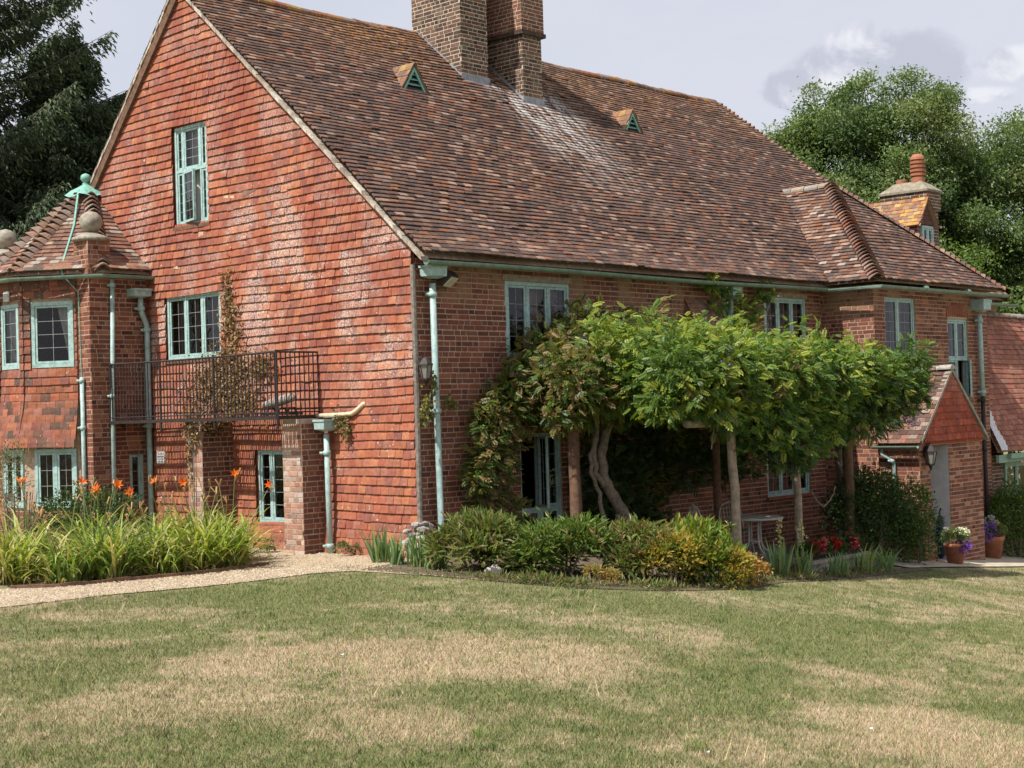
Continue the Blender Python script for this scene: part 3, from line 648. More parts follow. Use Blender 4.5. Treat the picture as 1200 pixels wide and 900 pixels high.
# back slope and hip end, plain tile courses
mb = MB(); bl = math.hypot(4.58 + .3, 4.9 + .32); bup = Vector((0, -(4.58 + .3), 4.9 + .32)).normalized()
mb.xf = basis((0, 10.16, 3.76), (-1, 0, 0), bup, Vector((-1, 0, 0)).cross(bup)); tiles(mb, -18, .12, 0, bl, .2, .33, ROOFC, lambda v: (-18 + 3.2 * v / bl, .12), wave=.004); backing(mb, -18, .06, .02, bl, 3.6, (), lambda v: (-18 + 3.2 * v / bl, .06), -.02, 1)
mb.xf = None; mb.add([(17.75, -.3, 4.06), (16.5, 1, 5.18), (15.55, 2.79, 6.74), (14.72, 5.24, 8.9), (17.98, 10.16, 3.76)], [(0, 4, 1), (1, 4, 2), (2, 4, 3)], ROOFC[0], 0)
mb.build('back_slope', RM, roof)
# verge: bedded tile edges and barge shadow board along both rakes
mb = MB()
for y0, z0, y1, z1 in ((E_Y, E_Z - .0, 5.28, 8.97), (10.16, 3.76, 5.28, 8.97)):
    n = 62
    for k in range(n):
        a, b = k / n, (k + 1.0) / n; ya, yb = y0 + (y1 - y0) * a, y0 + (y1 - y0) * b; za, zb = z0 + (z1 - z0) * a, z0 + (z1 - z0) * b
        d = .012 + random.uniform(-.006, .006); x0 = -.12 + random.uniform(-.012, .006)
        mb.add([(x0, ya, za - .045), (.02, ya, za - .045), (.02, yb, zb - .045), (x0, yb, zb - .045), (x0, ya, za + d), (.02, ya, za + d), (.02, yb, zb + d), (x0, yb, zb + d)],
               [(0, 3, 2, 1), (4, 5, 6, 7), (0, 1, 5, 4), (1, 2, 6, 5), (2, 3, 7, 6), (3, 0, 4, 7)], jit(random.choice([(.46, .40, .33), (.38, .32, .26), (.30, .24, .19), (.52, .47, .40)]), .2))
vg = mb.build('verge', mat('verge_mortar', tint=True, var=.3, vscale=25, rough=.95, bump=.4), roof)
mb = MB(); mb.add([(-.11, 10.1, 3.60), (-.11, 5.28, 8.72), (-.11, 5.28, 8.92), (-.11, 10.1, 3.80), (-.02, 10.1, 3.60), (-.02, 5.28, 8.72), (-.02, 5.28, 8.92), (-.02, 10.1, 3.80)], [(0, 1, 2, 3), (0, 4, 5, 1), (4, 7, 6, 5)]); mb.build('barge_board', M_DWOOD, roof)
# ridge of half round tiles
def ridge_line(mb, p, q, r=.12, seg=.3, pal=OLD, lich=0, flat=.75):
    p, q = Vector(p), Vector(q); n = max(1, int((q - p).length / seg)); t = (q - p).normalized(); a = t.cross(Vector((0, 0, 1))).normalized(); b = a.cross(t)
    for k in range(n):
        s = p + (q - p) * (k / n); e = p + (q - p) * ((k + .97) / n); c = jit(random.choice(pal), .18, .1); rr = r * random.uniform(.95, 1.06); dz = random.uniform(-.008, .008)
        vs = []; m = 8
        for o, rk in ((s, rr * 1.05), (e, rr * .97)):
            for i in range(m + 1):
                an = PI * (i / m) * 1.1 - .05 * PI; vs.append(o + a * math.cos(an) * rk + b * (math.sin(an) * rk * flat + dz))
        mb.add(vs, [(i, i + 1, m + 2 + i, m + 1 + i) for i in range(m)] + [tuple(range(m + 1)), tuple(range(m + 1, 2 * m + 2))[::-1]], c)
mb = MB(); N_ = 12
for k in range(N_):
    xa, xb = -.1 + 14.85 * k / N_, -.1 + 14.85 * (k + 1) / N_; zf = lambda x: 8.93 + .03 * math.sin(x * .7) + .02 * math.sin(x * 1.9)
    ridge_line(mb, (xa, 5.28, zf(xa)), (xb, 5.28, zf(xb)), .14, .3, OLD + [(.30, .16, .07), (.36, .2, .07)])
mb.build('ridge', M_ROOF, roof)
def bonnets(mb, p, q, n, w=.16, pal=OLD, h=.10):
    """bonnet hip tiles: short saddle tiles stepping up from p (eave) to q"""
    p, q = Vector(p), Vector(q); t = (q - p).normalized(); a = t.cross(Vector((0, 0, 1))).normalized(); b = a.cross(t).normalized()
    for k in range(n):
        s = p + (q - p) * (k / n); e = p + (q - p) * ((k + 1.35) / n); c = jit(random.choice(pal), .2, .1); vs = []; m = 6
        for o, hh, ww in ((s, h + random.uniform(0, .015), w), (e, h * .35, w * .75)):
            for i in range(m + 1):
                x = -1 + 2 * i / m; vs.append(o + a * x * ww + b * (hh - hh * 1.05 * abs(x) ** 1.6))
        for i in range(m + 1): vs.append(vs[i] - b * .03)
        mb.add(vs, [(i, i + 1, m + 2 + i, m + 1 + i) for i in range(m)] + [(i, 2 * m + 2 + i, 2 * m + 3 + i, i + 1) for i in range(m)], c)
mb = MB(); bonnets(mb, (17.75, -.3, 4.10), (16.5, 1, 5.25), 17); bonnets(mb, (16.5, 1, 5.25), (15.55, 2.79, 6.8), 20); bonnets(mb, (15.55, 2.79, 6.8), (14.72, 5.24, 8.96), 28); mb.build('hip_tiles', M_ROOF, roof)

# bay: walls and hipped roof
B_ = 10.4; BY = -1.1; BR_ = 14.95
BF = basis((0, BY, 0), (1, 0, 0), (0, 0, 1), (0, -1, 0)); b1 = (10.80, 11.96, 2.76, 3.87); b2 = (13.24, 14.10, 1.92, 3.52)
mb = MB(BF); BP = BRK + [(.19, .075, .055), (.16, .07, .055), (.30, .13, .08)]; bricks(mb, B_, BR_, -1.7, 4.08, BP, [b1, b2], hb=.5); reveals(mb, [b1, b2], .16)
mb.xf = basis((B_, 0, 0), (0, -1, 0), (0, 0, 1), (-1, 0, 0)); bricks(mb, 0, 1.1, -1.7, 4.08, BP + [(.36, .15, .085)], hb=.5)
mb.xf = basis((BR_, BY, 0), (0, 1, 0), (0, 0, 1), (1, 0, 0)); bricks(mb, 0, 1.1, -1.7, 4.08, BP)
mb.xf = BF
for k in range(12): u = 13.2 + k * .08; mb.box(u, u + .068, 3.53 + .08 * math.sin(PI * (k + .5) / 12), 3.73 + .08 * math.sin(PI * (k + .5) / 12), 0, .014, jit((.24, .09, .055), .2))
bay = mb.build('bay_wall', BM, hp)
window(BF, *b1, cols=(.46, .54), lat=(4, 6), inset=.06, sill='wood', curtain=[(.5, .78, M_PCURT, False)])
window(BF, *b2, cols=(.5, .5), rows=((0, .5), (.5, 1)), lat=(2, 4), inset=.06, sill='wood', opened={(1, 0): 40}, curtain=[(.5, .95, M_PCURT, False)])
BE = 4.10; bl_, br_, bf_ = 10.15, 15.21, -1.35; bapex = 12.68; by_ap = 1.08; bz = 6.32
mb = MB(); bv = Vector((bapex - bl_, 0, bz - BE)).normalized(); Lb = math.hypot(bapex - bl_, bz - BE)
mb.xf = basis((bl_, bf_, BE), (0, -1, 0), bv, Vector((0, -1, 0)).cross(bv))
lclip = lambda v: (-(-.18 - bf_ + (2.62 + .18) * v / Lb), -(by_ap - bf_) * v / Lb)
bsag = lambda u, v: .015 + .012 * math.sin(u * 2 + v) + .03 * max(0, 1 - v / .6) ** 2
tiles(mb, -9, 9, 0, Lb, .107, .165, ROOFC + [(.30, .18, .13), (.33, .25, .2)], lclip, lift=.034, thick=.018, sag=bsag, camber=.010, cj=.22); backing(mb, -9, 9, .02, Lb - .02, .2, (), lclip, -.01, 1)
fv = Vector((0, by_ap - bf_, bz - BE)).normalized(); Lf = math.hypot(by_ap - bf_, bz - BE)
mb.xf = basis((0, bf_, BE), (1, 0, 0), fv, Vector((1, 0, 0)).cross(fv)); fclip = lambda v: (bl_ + (bapex - bl_) * v / Lf, br_ - (br_ - bapex) * v / Lf)
tiles(mb, 0, 30, 0, Lf, .107, .165, ROOFC, fclip, lift=.034, thick=.018, sag=bsag, camber=.010, cj=.22); backing(mb, 0, 30, .02, Lf - .02, .2, (), fclip, -.01, 1)
rv = Vector((-(br_ - bapex), 0, bz - BE)).normalized(); mb.xf = basis((br_, bf_, BE), (0, 1, 0), rv, Vector((0, 1, 0)).cross(rv)); rclip = lambda v: ((by_ap - bf_) * v / Lb, 1.2 + 2.62 * v / Lb)
tiles(mb, 0, 9, 0, Lb, .107, .165, ROOFC, rclip, lift=.019, thick=.014); backing(mb, 0, 9, .02, Lb, .2, (), rclip, -.01, 1)
broof = mb.build('bay_roof', RM, hp)
mb = MB(); bonnets(mb, (bl_, bf_, BE + .04), (bapex, by_ap, bz + .05), 33, .17, h=.13); bonnets(mb, (br_, bf_, BE + .02), (bapex, by_ap, bz + .05), 34, .15); mb.build('hip_tiles', M_ROOF, broof)
mb = MB(); ridge_line(mb, (bapex, by_ap - .1, bz), (bapex, 2.6, bz), .13, .3, [(.30, .25, .2), (.26, .19, .15)]); mb.build('ridge', M_ROOF, broof)

# ------------------------------------------------------------------ chimney stacks through the main slope
def rz_(y): return E_Z + SL * (y - E_Y)
def stack(x0, x1, y0, y1, zt, shoulder=None):
    mb = MB(); brick_box(mb, x0, x1, y0, y1, rz_(y0) - .1, zt, 'xXyY', SOOT, .072)
    if shoulder:
        sx0, sx1, sy0, sy1, sz = shoulder; brick_box(mb, sx0, sx1, sy0, sy1, sz, zt - .004, 'xXyYt', [(.22, .09, .06), (.2, .085, .055), (.17, .075, .05)], .072)
        mb.box(sx0 - .03, sx1 + .03, sy0 - .03, sy1 + .03, sz - .075, sz, (.07, .05, .042), 0)
    for k, e in enumerate((.035, .07, .105, .06)):
        a = shoulder or (x0, x1, y0, y1, 0); xa, xb, ya, yb = min(x0, a[0]), max(x1, a[1]), min(y0, a[2]), max(y1, a[3])
        brick_box(mb, xa - e, xb + e, ya - e, yb + e, zt + k * .075, zt + (k + 1) * .075, 'xXyYt', SOOT, .075)
    st = mb.build('chimney_stack', CM, hp)
    f = MB()      # lead apron and stepped soakers
    f.add([(x0 - .03, y0 - .20, rz_(y0 - .20) + .05), (x1 + .03, y0 - .20, rz_(y0 - .20) + .05), (x1 + .03, y0 - .012, rz_(y0) + .07), (x0 - .03, y0 - .012, rz_(y0) + .07)], [(0, 1, 2, 3)])
    f.box(x0 - .03, x1 + .03, y0 - .02, y0 - .008, rz_(y0) - .02, rz_(y0) + .17)
    for xs in (x0 - .012, x1 + .012):
        n = 11
        for k in range(n):
            ya = y0 + (min(y1, 5.25) - y0) * k / n; yb = y0 + (min(y1, 5.25) - y0) * (k + 1) / n
            f.add([(xs, ya, rz_(ya) - .02), (xs, yb, rz_(yb) - .02), (xs, yb, rz_(yb) + .14 + random.uniform(0, .02)), (xs, ya, rz_(ya) + .17)], [(0, 1, 2, 3)])
            sg = -1 if xs < x0 else 1
            f.add([(xs, ya, rz_(ya) + .055), (xs, yb, rz_(yb) + .055), (xs + sg * .09, yb, rz_(yb) + .05), (xs + sg * .09, ya, rz_(ya) + .05)], [(0, 1, 2, 3)])
    f.build('lead_flashing', M_LEAD, st)
    return st
stack(5.17, 5.86, 4.09, 5.36, 10.25)
stack(6.42, 6.94, 3.73, 5.36, 10.1, (6.37, 6.98, 3.69, 5.4, 9.02))
mb = MB(); brick_box(mb, 5.86, 6.42, 4.8, 5.34, 8.3, 10.2, 'yYt', SOOT, .072); mb.build('chimney_stack', CM, hp)

# little gabled roof vents with louvres
def roof_vent(x, y, w=.58, h=.46):
    z = rz_(y); mb = MB(); ov = .06; yb = y + h / SL * 1.0
    for s in (-1, 1):
        a = (x + s * (w / 2 + ov), y - .05, z - .04); b = (x, y - .05, z + h + .05); c = (x, yb + .12, z + h + .05); d = (x + s * (w / 2 + ov), y + .12, z + .02)
        U = Vector((0, s * -1, 0)); vv = (Vector(b) - Vector(a)); L = vv.length; mb.xf = basis(a, (0, 1, 0), vv, Vector((0, 1, 0)).cross(vv) * (-1 if s < 0 else 1))
        nn = 5
        tiles(mb, 0, .75, 0, L, L / nn, .17, [(.28, .155, .075), (.22, .12, .075), (.17, .10, .075), (.33, .2, .08)], lambda v: (0, .16 + (yb + .1 - y - .12) * v / L), lift=.014, thick=.012)
        mb.xf = None
        mb.add([a, b, c, d], [(0, 1, 2, 3)], (.16, .08, .06), 1)
    v = mb.build('roof_vent', RM, hp)
    l = MB(); yy = y
    for s in (-1, 1):
        p = Vector((x + s * w / 2, yy, z + .0)); q = Vector((x, yy, z + h)); dx = Vector((0, -.03, 0)); o = Vector((-s * .05, 0, .01)); l.add([p, q, q - Vector((0, 0, .07)), p + o, p + dx, q + dx, q - Vector((0, 0, .07)) + dx, p + o + dx], [(4, 5, 6, 7), (0, 1, 5, 4), (2, 3, 7, 6), (0, 4, 7, 3)])
    l.box(x - w / 2, x + w / 2, yy - .035, yy + .02, z - .03, z + .03)
    for k in range(4):
        zz = z + .05 + k * h * .19; ww = (w / 2 - .04) * (1 - (zz - z) / h); l.add([(x - ww, yy - .025, zz), (x + ww, yy - .025, zz), (x + ww * .9, yy + .03, zz + .05), (x - ww * .9, yy + .03, zz + .05)], [(0, 1, 2, 3)])
    l.build('louvre', M_COPPER, v)
    d = MB(); d.add([(x - w / 2, yy + .04, z), (x + w / 2, yy + .04, z), (x, yy + .04, z + h)], [(0, 1, 2)]); d.build('vent_mesh', M_INNER, v)
roof_vent(3.37, 3.46); roof_vent(9.2, 3.4)
# ------------------------------------------------------------------ tower bay at the far end of the gable
TV = [(-1.1, 6.44), (-1.1, 6.82), (-1.6, 7.66), (-1.6, 8.40), (-1.1, 9.24), (-1.1, 9.62), (0, 9.62)]
TP = BRK + [(.30, .12, .07), (.33, .15, .095)]
mb = MB()
mb.xf = basis((-1.1, 6.44, 0), (1, 0, 0), (0, 0, 1), (0, -1, 0)); slit = (.66, .92, .62, 1.47); bricks(mb, 0, 1.1, -1.2, 4.38, TP, [slit]); reveals(mb, [slit], .12)
mb.xf = basis((-1.1, 6.82, 0), (0, -1, 0), (0, 0, 1), (-1, 0, 0)); bricks(mb, 0, .38, -1.2, 4.38, TP, hb=.6)
mb.xf = basis((-1.1, 9.62, 0), (0, -1, 0), (0, 0, 1), (-1, 0, 0)); bricks(mb, 0, .38, -1.2, 4.38, TP, hb=.6)
mb.xf = basis((0, 9.62, 0), (-1, 0, 0), (0, 0, 1), (0, 1, 0)); bricks(mb, 0, 1.1, -1.2, 4.38, TP)
tw = mb.build('tower_wall', BM, hp)
SX = basis((-1.1, 6.44, 0), (1, 0, 0), (0, 0, 1), (0, -1, 0)); window(SX, *slit, cols=(1,), lat=(1, 3), inset=.05, sill=False, fr=.035)
mb = MB(); wins = []
TW = [HUNG[0], HUNG[3], HUNG[5], HUNG[6], (.22, .10, .07), (.14, .08, .06), (.28, .11, .065), (.11, .07, .055)]
for i in (1, 2, 3):
    a = Vector((*TV[i], 0)); b = Vector((*TV[i + 1], 0)); U = (a - b).normalized(); L = (a - b).length; N = Vector((U.y, -U.x, 0))
    if N.x > 0: N = -N
    B = basis(b, U, (0, 0, 1), N)
    if i == 1: up_ = (.17, L - .06, 2.90, 3.97); lo_ = (.17, L - .06, .62, 1.57)
    elif i == 2: up_ = (.08, L - .09, 2.90, 3.97); lo_ = (.06, L - .06, .62, 1.57)
    else: up_ = (.06, L - .17, 2.90, 3.97); lo_ = (.06, L - .17, .62, 1.57)
    mb.xf = B; hs = [up_, lo_]
    tiles(mb, -.05 if i < 3 else 0, L + (.05 if i > 1 else 0), 1.60, 4.2, .128, .165, TW, None, lift=.028, thick=.014, holes=[(u[0] - .02, u[1] + .02, u[2] - .01, u[3] + .02) for u in hs], wave=.009, ramp=lambda u, v: .16 * max(0, 1 - (v - 1.55) / .9) ** 1.5, odd=.06)
    tiles(mb, 0, L, 4.2, 4.36, .128, .165, TW[4:], None, lift=.03, thick=.014)
    backing(mb, 0, L, -.6, 4.38, .4, hs, None, -.004); reveals(mb, hs, .12)
    mb.xf = B
    bricks(mb, 0, L, -.6, .56, TP, back=False, mi=2)
    wins.append((B, up_, lo_, i))
mb.build('tower_wall', [M_HUNG, M_MORTAR, M_BRICK], hp)
for B, up_, lo_, i in wins:
    window(B, *up_, cols=(1,) if i != 1 else (1,), lat=(3, 5), inset=.0, sill=False, fr=.06, curtain=[(.5, .97, M_CURT, True)] if i == 1 else [(.1, .5, M_CURT, False)])
    window(B, *lo_, cols=(1, 1), lat=(4, 4), inset=.0, sill=False, fr=.055)
# roof of the tower
tap = Vector((-.10, 8.02, 6.02)); te = 4.40
ev = [(.0, 6.30), (-.92, 6.30), (-1.80, 7.56), (-1.80, 8.50), (-.92, 9.74), (0, 9.74)]
mb = MB(); hips = []
for i in range(5):
    a, b = Vector((*ev[i], te)), Vector((*ev[i + 1], te)); U = (b - a).normalized(); Lb_ = (b - a).length; mid = tap - a; uu = mid.dot(U); vv = mid - U * uu; H = vv.length
    n = Vector(U).cross(vv.normalized()); n = n if n.z > 0 else -n
    mb.xf = basis(a, U, vv, n); cl = (lambda uu, H, Lb_: lambda v: (uu * v / H, Lb_ + (uu - Lb_) * v / H))(uu, H, Lb_)
    tiles(mb, -9, 9, 0, H - .15, .105, .165, [(.24, .115, .075), (.19, .09, .065), (.15, .085, .065), (.28, .15, .1), (.11, .075, .06), (.33, .27, .22)], cl, lift=.030, thick=.017, wave=.005, ramp=lambda u, v: .05 * max(0, 1 - v / .5) ** 2)
    backing(mb, -9, 9, 0, H, .2, (), cl, -.01, 1)
    if i < 4: hips.append(b)
trf = mb.build('tower_roof', RM, hp)
mb = MB()
for b in hips: bonnets(mb, b + Vector((0, 0, .03)), tap + (b - tap) * .09 + Vector((0, 0, .03)), 17, .14, [(.20, .125, .09), (.16, .10, .075), (.24, .17, .13)], h=.13)
mb.build('hip_tiles', M_ROOF, trf)
mb = MB(); m = 18; T0 = tap + Vector((-.06, 0, -.03))
ring = []
for j, (r, z) in enumerate(((.055, .10), (.13, .05), (.23, -.03), (.33, -.12))):
    for k in range(m):
        a = 2 * PI * k / m; rr = r * (1 + (.10 * math.sin(a * 5) if j > 1 else 0)); ring.append(T0 + Vector((rr * math.cos(a), rr * math.sin(a), z + (.03 * math.sin(a * 5 + 1) if j > 1 else 0))))
mb.add(ring, [(j * m + k, j * m + (k + 1) % m, (j + 1) * m + (k + 1) % m, (j + 1) * m + k) for j in range(3) for k in range(m)])
mb.lathe([(.05, .08), (.06, .12), (.035, .14), (.07, .16), (.088, .20), (.082, .25), (.05, .28), (.02, .29), (0, .30)], T0, 14)
mb.build('finial', M_COPPER, trf, True)
mb = MB(); pts = [T0 + Vector((-.20, -.10, -.02)), T0 + (Vector((-1.28, 6.95, 4.52)) - T0) * .5 + Vector((0, 0, .04)), Vector((-1.30, 6.93, 4.50)), Vector((-1.31, 6.86, 4.36))]
mb.tube(pts, .022, 6); mb.tube([(-1.31, 6.86, 4.36), (-1.13, 6.72, 4.1), (-1.115, 6.70, 2.72)], .008, 5); mb.build('lightning_conductor', M_COPPER, trf)
# parapet piers with stone balls
for yy in (6.44, 9.24):
    mb = MB(); brick_box(mb, -1.12, -.72, yy - .02, yy + .40, 4.38, 4.92, 'xXyY', [(.24, .11, .075), (.20, .075, .05), (.27, .14, .10)], hb=.6); tp = mb.build('tower_pier', BM, hp)
    mb = MB(); c = (-.92, yy + .19, 4.92); mb.lathe([(.30, 0), (.31, .03), (.30, .06), (.20, .10), (.12, .13), (.10, .15)], c, 18); mb.lathe([(.02, .14), (.10, .16), (.165, .225), (.19, .315), (.165, .405), (.10, .47), (0, .50)], c, 20); mb.build('ball_finial', M_STONE, tp, True)
mb = MB(wins[1][0]); mb.box(.25, .42, 4.02, 4.19, .05, .07)
for k in range(4): mb.box(.26, .41, 4.035 + k * .036, 4.055 + k * .036, .07, .082)
mb.build('air_vent', M_WHITE, hp)

# ------------------------------------------------------------------ gutters and pipes
def gutter(path, r=.062, name='gutter', m=None):
    mb = MB(); pts = [Vector(p) for p in path]; k = 8; vs = []
    for i, p in enumerate(pts):
        t = (pts[min(i + 1, len(pts) - 1)] - pts[max(i - 1, 0)]).normalized(); a = t.cross(Vector((0, 0, 1))).normalized()
        for rr in (r, r * .84):
            for j in range(k + 1):
                an = PI + PI * j / k; vs.append(p + a * math.cos(an) * rr + Vector((0, 0, math.sin(an) * rr)))
    w = 2 * (k + 1); fs = []
    for i in range(len(pts) - 1):
        for o in (0, k + 1):
            for j in range(k): fs.append((i * w + o + j, i * w + o + j + 1, (i + 1) * w + o + j + 1, (i + 1) * w + o + j))
        for j in (0, k): fs.append((i * w + j, (i + 1) * w + j, (i + 1) * w + k + 1 + j, i * w + k + 1 + j))
    for i in (0, len(pts) - 1):
        for j in range(k): fs.append((i * w + j, i * w + j + 1, i * w + k + 2 + j, i * w + k + 1 + j))
    mb.add(vs, fs)
    for p, q in zip(pts[:-1], pts[1:]):
        L = (q - p).length; n = int(L / 1.8)
        for s in range(1, n + 1):
            c = p + (q - p) * (s / (n + 1)); t = (q - p).normalized(); mb.tube([c - t * .035 + Vector((0, 0, -.012)), c + t * .035 + Vector((0, 0, -.012))], r * 1.02, 10)
    return mb.build(name, m or M_GUTTER, hp, False)
zg = lambda x: 4.035 + .012 * math.sin(x * .8)
gutter([(x, -.335, zg(x)) for x in np.linspace(-.08, 10.08, 12)])
gutter([(10.08, -.34, 4.03), (10.075, -1.42, 4.03), (15.24, -1.42, 4.03)])
gutter([(15.3, -.36, 3.99), (18.0, -.36, 3.99)])
gutter([(0, 6.225, 4.36), (-.97, 6.225, 4.36), (-1.875, 7.53, 4.36), (-1.875, 8.53, 4.36), (-.97, 9.8, 4.36)], .06)
def pipe(pts, r=.038, collars=(), hopper=None, shoe=True, m=None, sw=False, name='downpipe', hw=.14):
    mb = MB(); mb.tube(pts, r, 12)
    for c in collars:
        best = None
        for a, b in zip(pts[:-1], pts[1:]):
            a, b = Vector(a), Vector(b)
            if min(a.z, b.z) <= c <= max(a.z, b.z): t = (c - a.z) / (b.z - a.z); best = a + (b - a) * t
        if best: mb.tube([best - Vector((0, 0, .035)), best - Vector((0, 0, .03)), best + Vector((0, 0, .03)), best + Vector((0, 0, .035))], [r * 1.05, r * 1.4, r * 1.4, r * 1.05], 12); mb.box(best.x - r * 2, best.x + r * 2, best.y + r * .4, best.y + r * 1.6, best.z - .02, best.z + .02)
    p = mb.build(name, m or M_PIPE, hp, True)
    for pl in p.data.polygons: pl.use_smooth = len(pl.vertices) == 4
    if hopper:
        x, y, z, w, h = hopper; d = w * .42
        mb = MB(); mb.add([(x - w / 2, y - d, z), (x + w / 2, y - d, z), (x + w / 2, y + d, z), (x - w / 2, y + d, z), (x - w * .48, y - d * .96, z - h * .92), (x + w * .48, y - d * .96, z - h * .92), (x + w * .48, y + d * .96, z - h * .92), (x - w * .48, y + d * .96, z - h * .92),
                           (x - r, y - r, z - h * 1.15), (x + r, y - r, z - h * 1.15), (x + r, y + r, z - h * 1.15), (x - r, y + r, z - h * 1.15)],
                          [(0, 1, 5, 4), (1, 2, 6, 5), (2, 3, 7, 6), (3, 0, 4, 7), (4, 5, 9, 8), (5, 6, 10, 9), (6, 7, 11, 10), (7, 4, 8, 11)])
        mb.box(x - w / 2 - .012, x + w / 2 + .012, y - d - .012, y + d + .012, z - .02, z + .012); mb.build('hopper', M_PIPE, p)
    return p
pipe([(.23, -.12, 3.75), (.235, -.13, 2.2), (.25, -.14, .12), (.25, -.2, .0)], .045, (3.6, 2.0, .35), (.22, -.16, 3.98, .29, .15))
pipe([(-.72, 6.36, 4.3), (-.77, 6.36, 2.2), (-.79, 6.36, -.1)], .036, (4.2, 2.4, .6))
pipe([(-1.15, 6.64, 2.72), (-1.15, 6.64, -.1)], .034, (2.66, 1.9, 1.0))
pipe([(-.22, 6.33, 4.02), (-.22, 6.33, 3.85), (-.20, 6.33, 3.75), (-.12, 6.33, 3.58), (-.11, 6.33, 3.5), (-.12, 6.33, 1.0), (-.12, 6.33, -.1)], .045, (3.83, 3.48, 1.9), (-.25, 6.33, 4.14, .32, .12), m=None)
pipe([(-.17, 1.74, 1.72), (-.17, 1.73, .8), (-.17, 1.72, -.05)], .042, (1.45, .12), (-.17, 1.74, 1.92, .27, .14))
pipe([(7.3, -.12, 3.75), (7.3, -.12, -.6)], .045, (3.0, 1.6), (7.3, -.16, 3.98, .28, .17))
pipe([(14.42, -1.2, 3.62), (14.45, -1.2, 1.98)], .05, (3.5, 2.06), (14.42, -1.24, 3.9, .34, .2))
pipe([(14.45, -1.2, 1.98), (14.48, -1.2, -1.2)], .042, (1.9, .9), m=M_IRON)
mb = MB(); mb.tube([(-.10, 2.05, 1.985), (-.09, 1.5, 1.99), (-.085, 1.27, 2.0), (-.07, 1.19, 2.04), (-.05, 1.06, 2.13), (.02, .98, 2.17)], .033, 10); mb.build('overflow_pipe', M_CREAM, hp, True)

# ------------------------------------------------------------------ balcony on two brick piers
bx0, by0, by1, bf, bt = -.80, 2.04, 6.37, 2.0, 2.91
mb = MB(); mb.box(bx0 - .02, bx0 + .02, by0, by1, bf - .05, bf - .003)
mb.box(bx0, -.02, by0 - .015, by0 + .02, bf - .05, bf - .003); mb.box(bx0, -.02, by1 - .02, by1 + .015, bf - .05, bf - .003)
n = 92
for k in range(n): y = by0 + .04 + (by1 - by0 - .08) * k / (n - 1); mb.box(bx0 + .022, -.03, y - .009, y + .009, bf - .012, bf + .003)
for x in (-.55, -.3): mb.box(x - .015, x + .015, by0, by1, bf - .05, bf - .014)
bal = mb.build('balcony', M_IRON, hp)
mb = MB(); sagb = lambda y: -.012 * math.sin(PI * (y - by0) / (by1 - by0))
R0 = [(bx0, y, bt + sagb(y)) for y in np.linspace(by1, by0, 12)]
mb.tube(R0 + [(-.03, by0, bt)], .016, 6); mb.tube([(bx0, y, bf + .05) for y in (by1, by0)] + [(-.03, by0, bf + .05)], .010, 5)
nb = 50
for k in range(nb): y = by0 + (by1 - by0) * (k + .5) / nb; mb.tube([(bx0, y, bf + .0), (bx0, y, bt + sagb(y))], .0095, 5)
for k in range(9): x = bx0 + (0 - bx0) * (k + 1) / 9.6; mb.tube([(x, by0, bf), (x, by0, bt)], .0095, 5)
for y in (by0, 3.55, 4.95, by1): mb.tube([(bx0, y, bf - .18 if y != by1 else bf - .1), (bx0, y, bt + .03)], .018, 6)
mb.build('railing', M_IRON, bal)
mb = MB(); mb.tube([(bx0 + .05, 6.3, bf), (-.5, 6.42, bf - .15)], .012, 5); mb.build('bracket', M_IRON, bal); mb = MB(); mb.box(-.42, -.02, 1.99, 2.42, bf - .12, bf - .055); mb.build('padstone', M_CONC, bal)
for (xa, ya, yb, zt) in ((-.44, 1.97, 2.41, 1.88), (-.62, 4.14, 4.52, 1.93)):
    mb = MB(); brick_box(mb, xa, -.01, ya, yb, -.7, zt, 'x', [(.46, .33, .27), (.36, .19, .14), (.52, .40, .34), (.40, .24, .18)], hb=.6); brick_box(mb, xa, -.01, ya, yb, -.7, zt, 'yYt', [(.17, .075, .055), (.14, .065, .05), (.20, .09, .065)], hb=.6); mb.build('brick_pier', BM, hp)  # sunlit face painted paler, shaded sides darker, in the brick colours

# ------------------------------------------------------------------ porch
PX0, PX1, PY, PZ = 10.42, 12.86, -1.9, 1.20; pa = (PX0 + PX1) / 2 - .06; pz = 2.48
mb = MB(); LIT = BRK + [(.34, .14, .085), (.38, .2, .14)]
mb.xf = basis((PX0, BY, 0), (0, -1, 0), (0, 0, 1), (-1, 0, 0)); bricks(mb, 0, .8, -1.7, PZ, LIT)
PF = basis((PX0, PY, 0), (1, 0, 0), (0, 0, 1), (0, -1, 0)); dh = (.40, 1.10, -1.7, 1.12); bricks_h = [dh]
mb.xf = PF; bricks(mb, 0, PX1 - PX0, -1.7, PZ, LIT, [dh])
mb.xf = basis((PX1, PY, 0), (0, 1, 0), (0, 0, 1), (1, 0, 0)); bricks(mb, 0, .8, -1.7, PZ)
mb.xf = basis((PX0 + .40, PY, 0), (0, 1, 0), (0, 0, 1), (1, 0, 0)); bricks(mb, 0, .25, -1.7, 1.12)
mb.xf = None; brick_box(mb, PX0 - .10, PX0 + .36, PY - .10, PY + .3, -1.7, -.62, 'xyXt', LIT)
pw = mb.build('porch_wall', BM, hp)
mb = MB(); mb.box(PX0 + 1.10, PX0 + 1.13, PY + .005, BY + .4, -1.7, 1.16); mb.box(PX0 + .42, PX0 + 1.10, BY - .03, BY - .01, -1.7, 1.16); mb.build('porch_lining', M_WHITE, pw)
mb = MB(); mb.box(PX0 + .02, PX1 - .02, PY + .02, PY + .14, 1.10, 1.19); mb.box(PX0 + .1, PX1 - .1, PY + .02, BY, 1.165, 1.185); mb.build('porch_beam', M_DWOOD, pw)
mb = MB(); s_ = (pz - 1.2) / (pa - PX0 + .12)
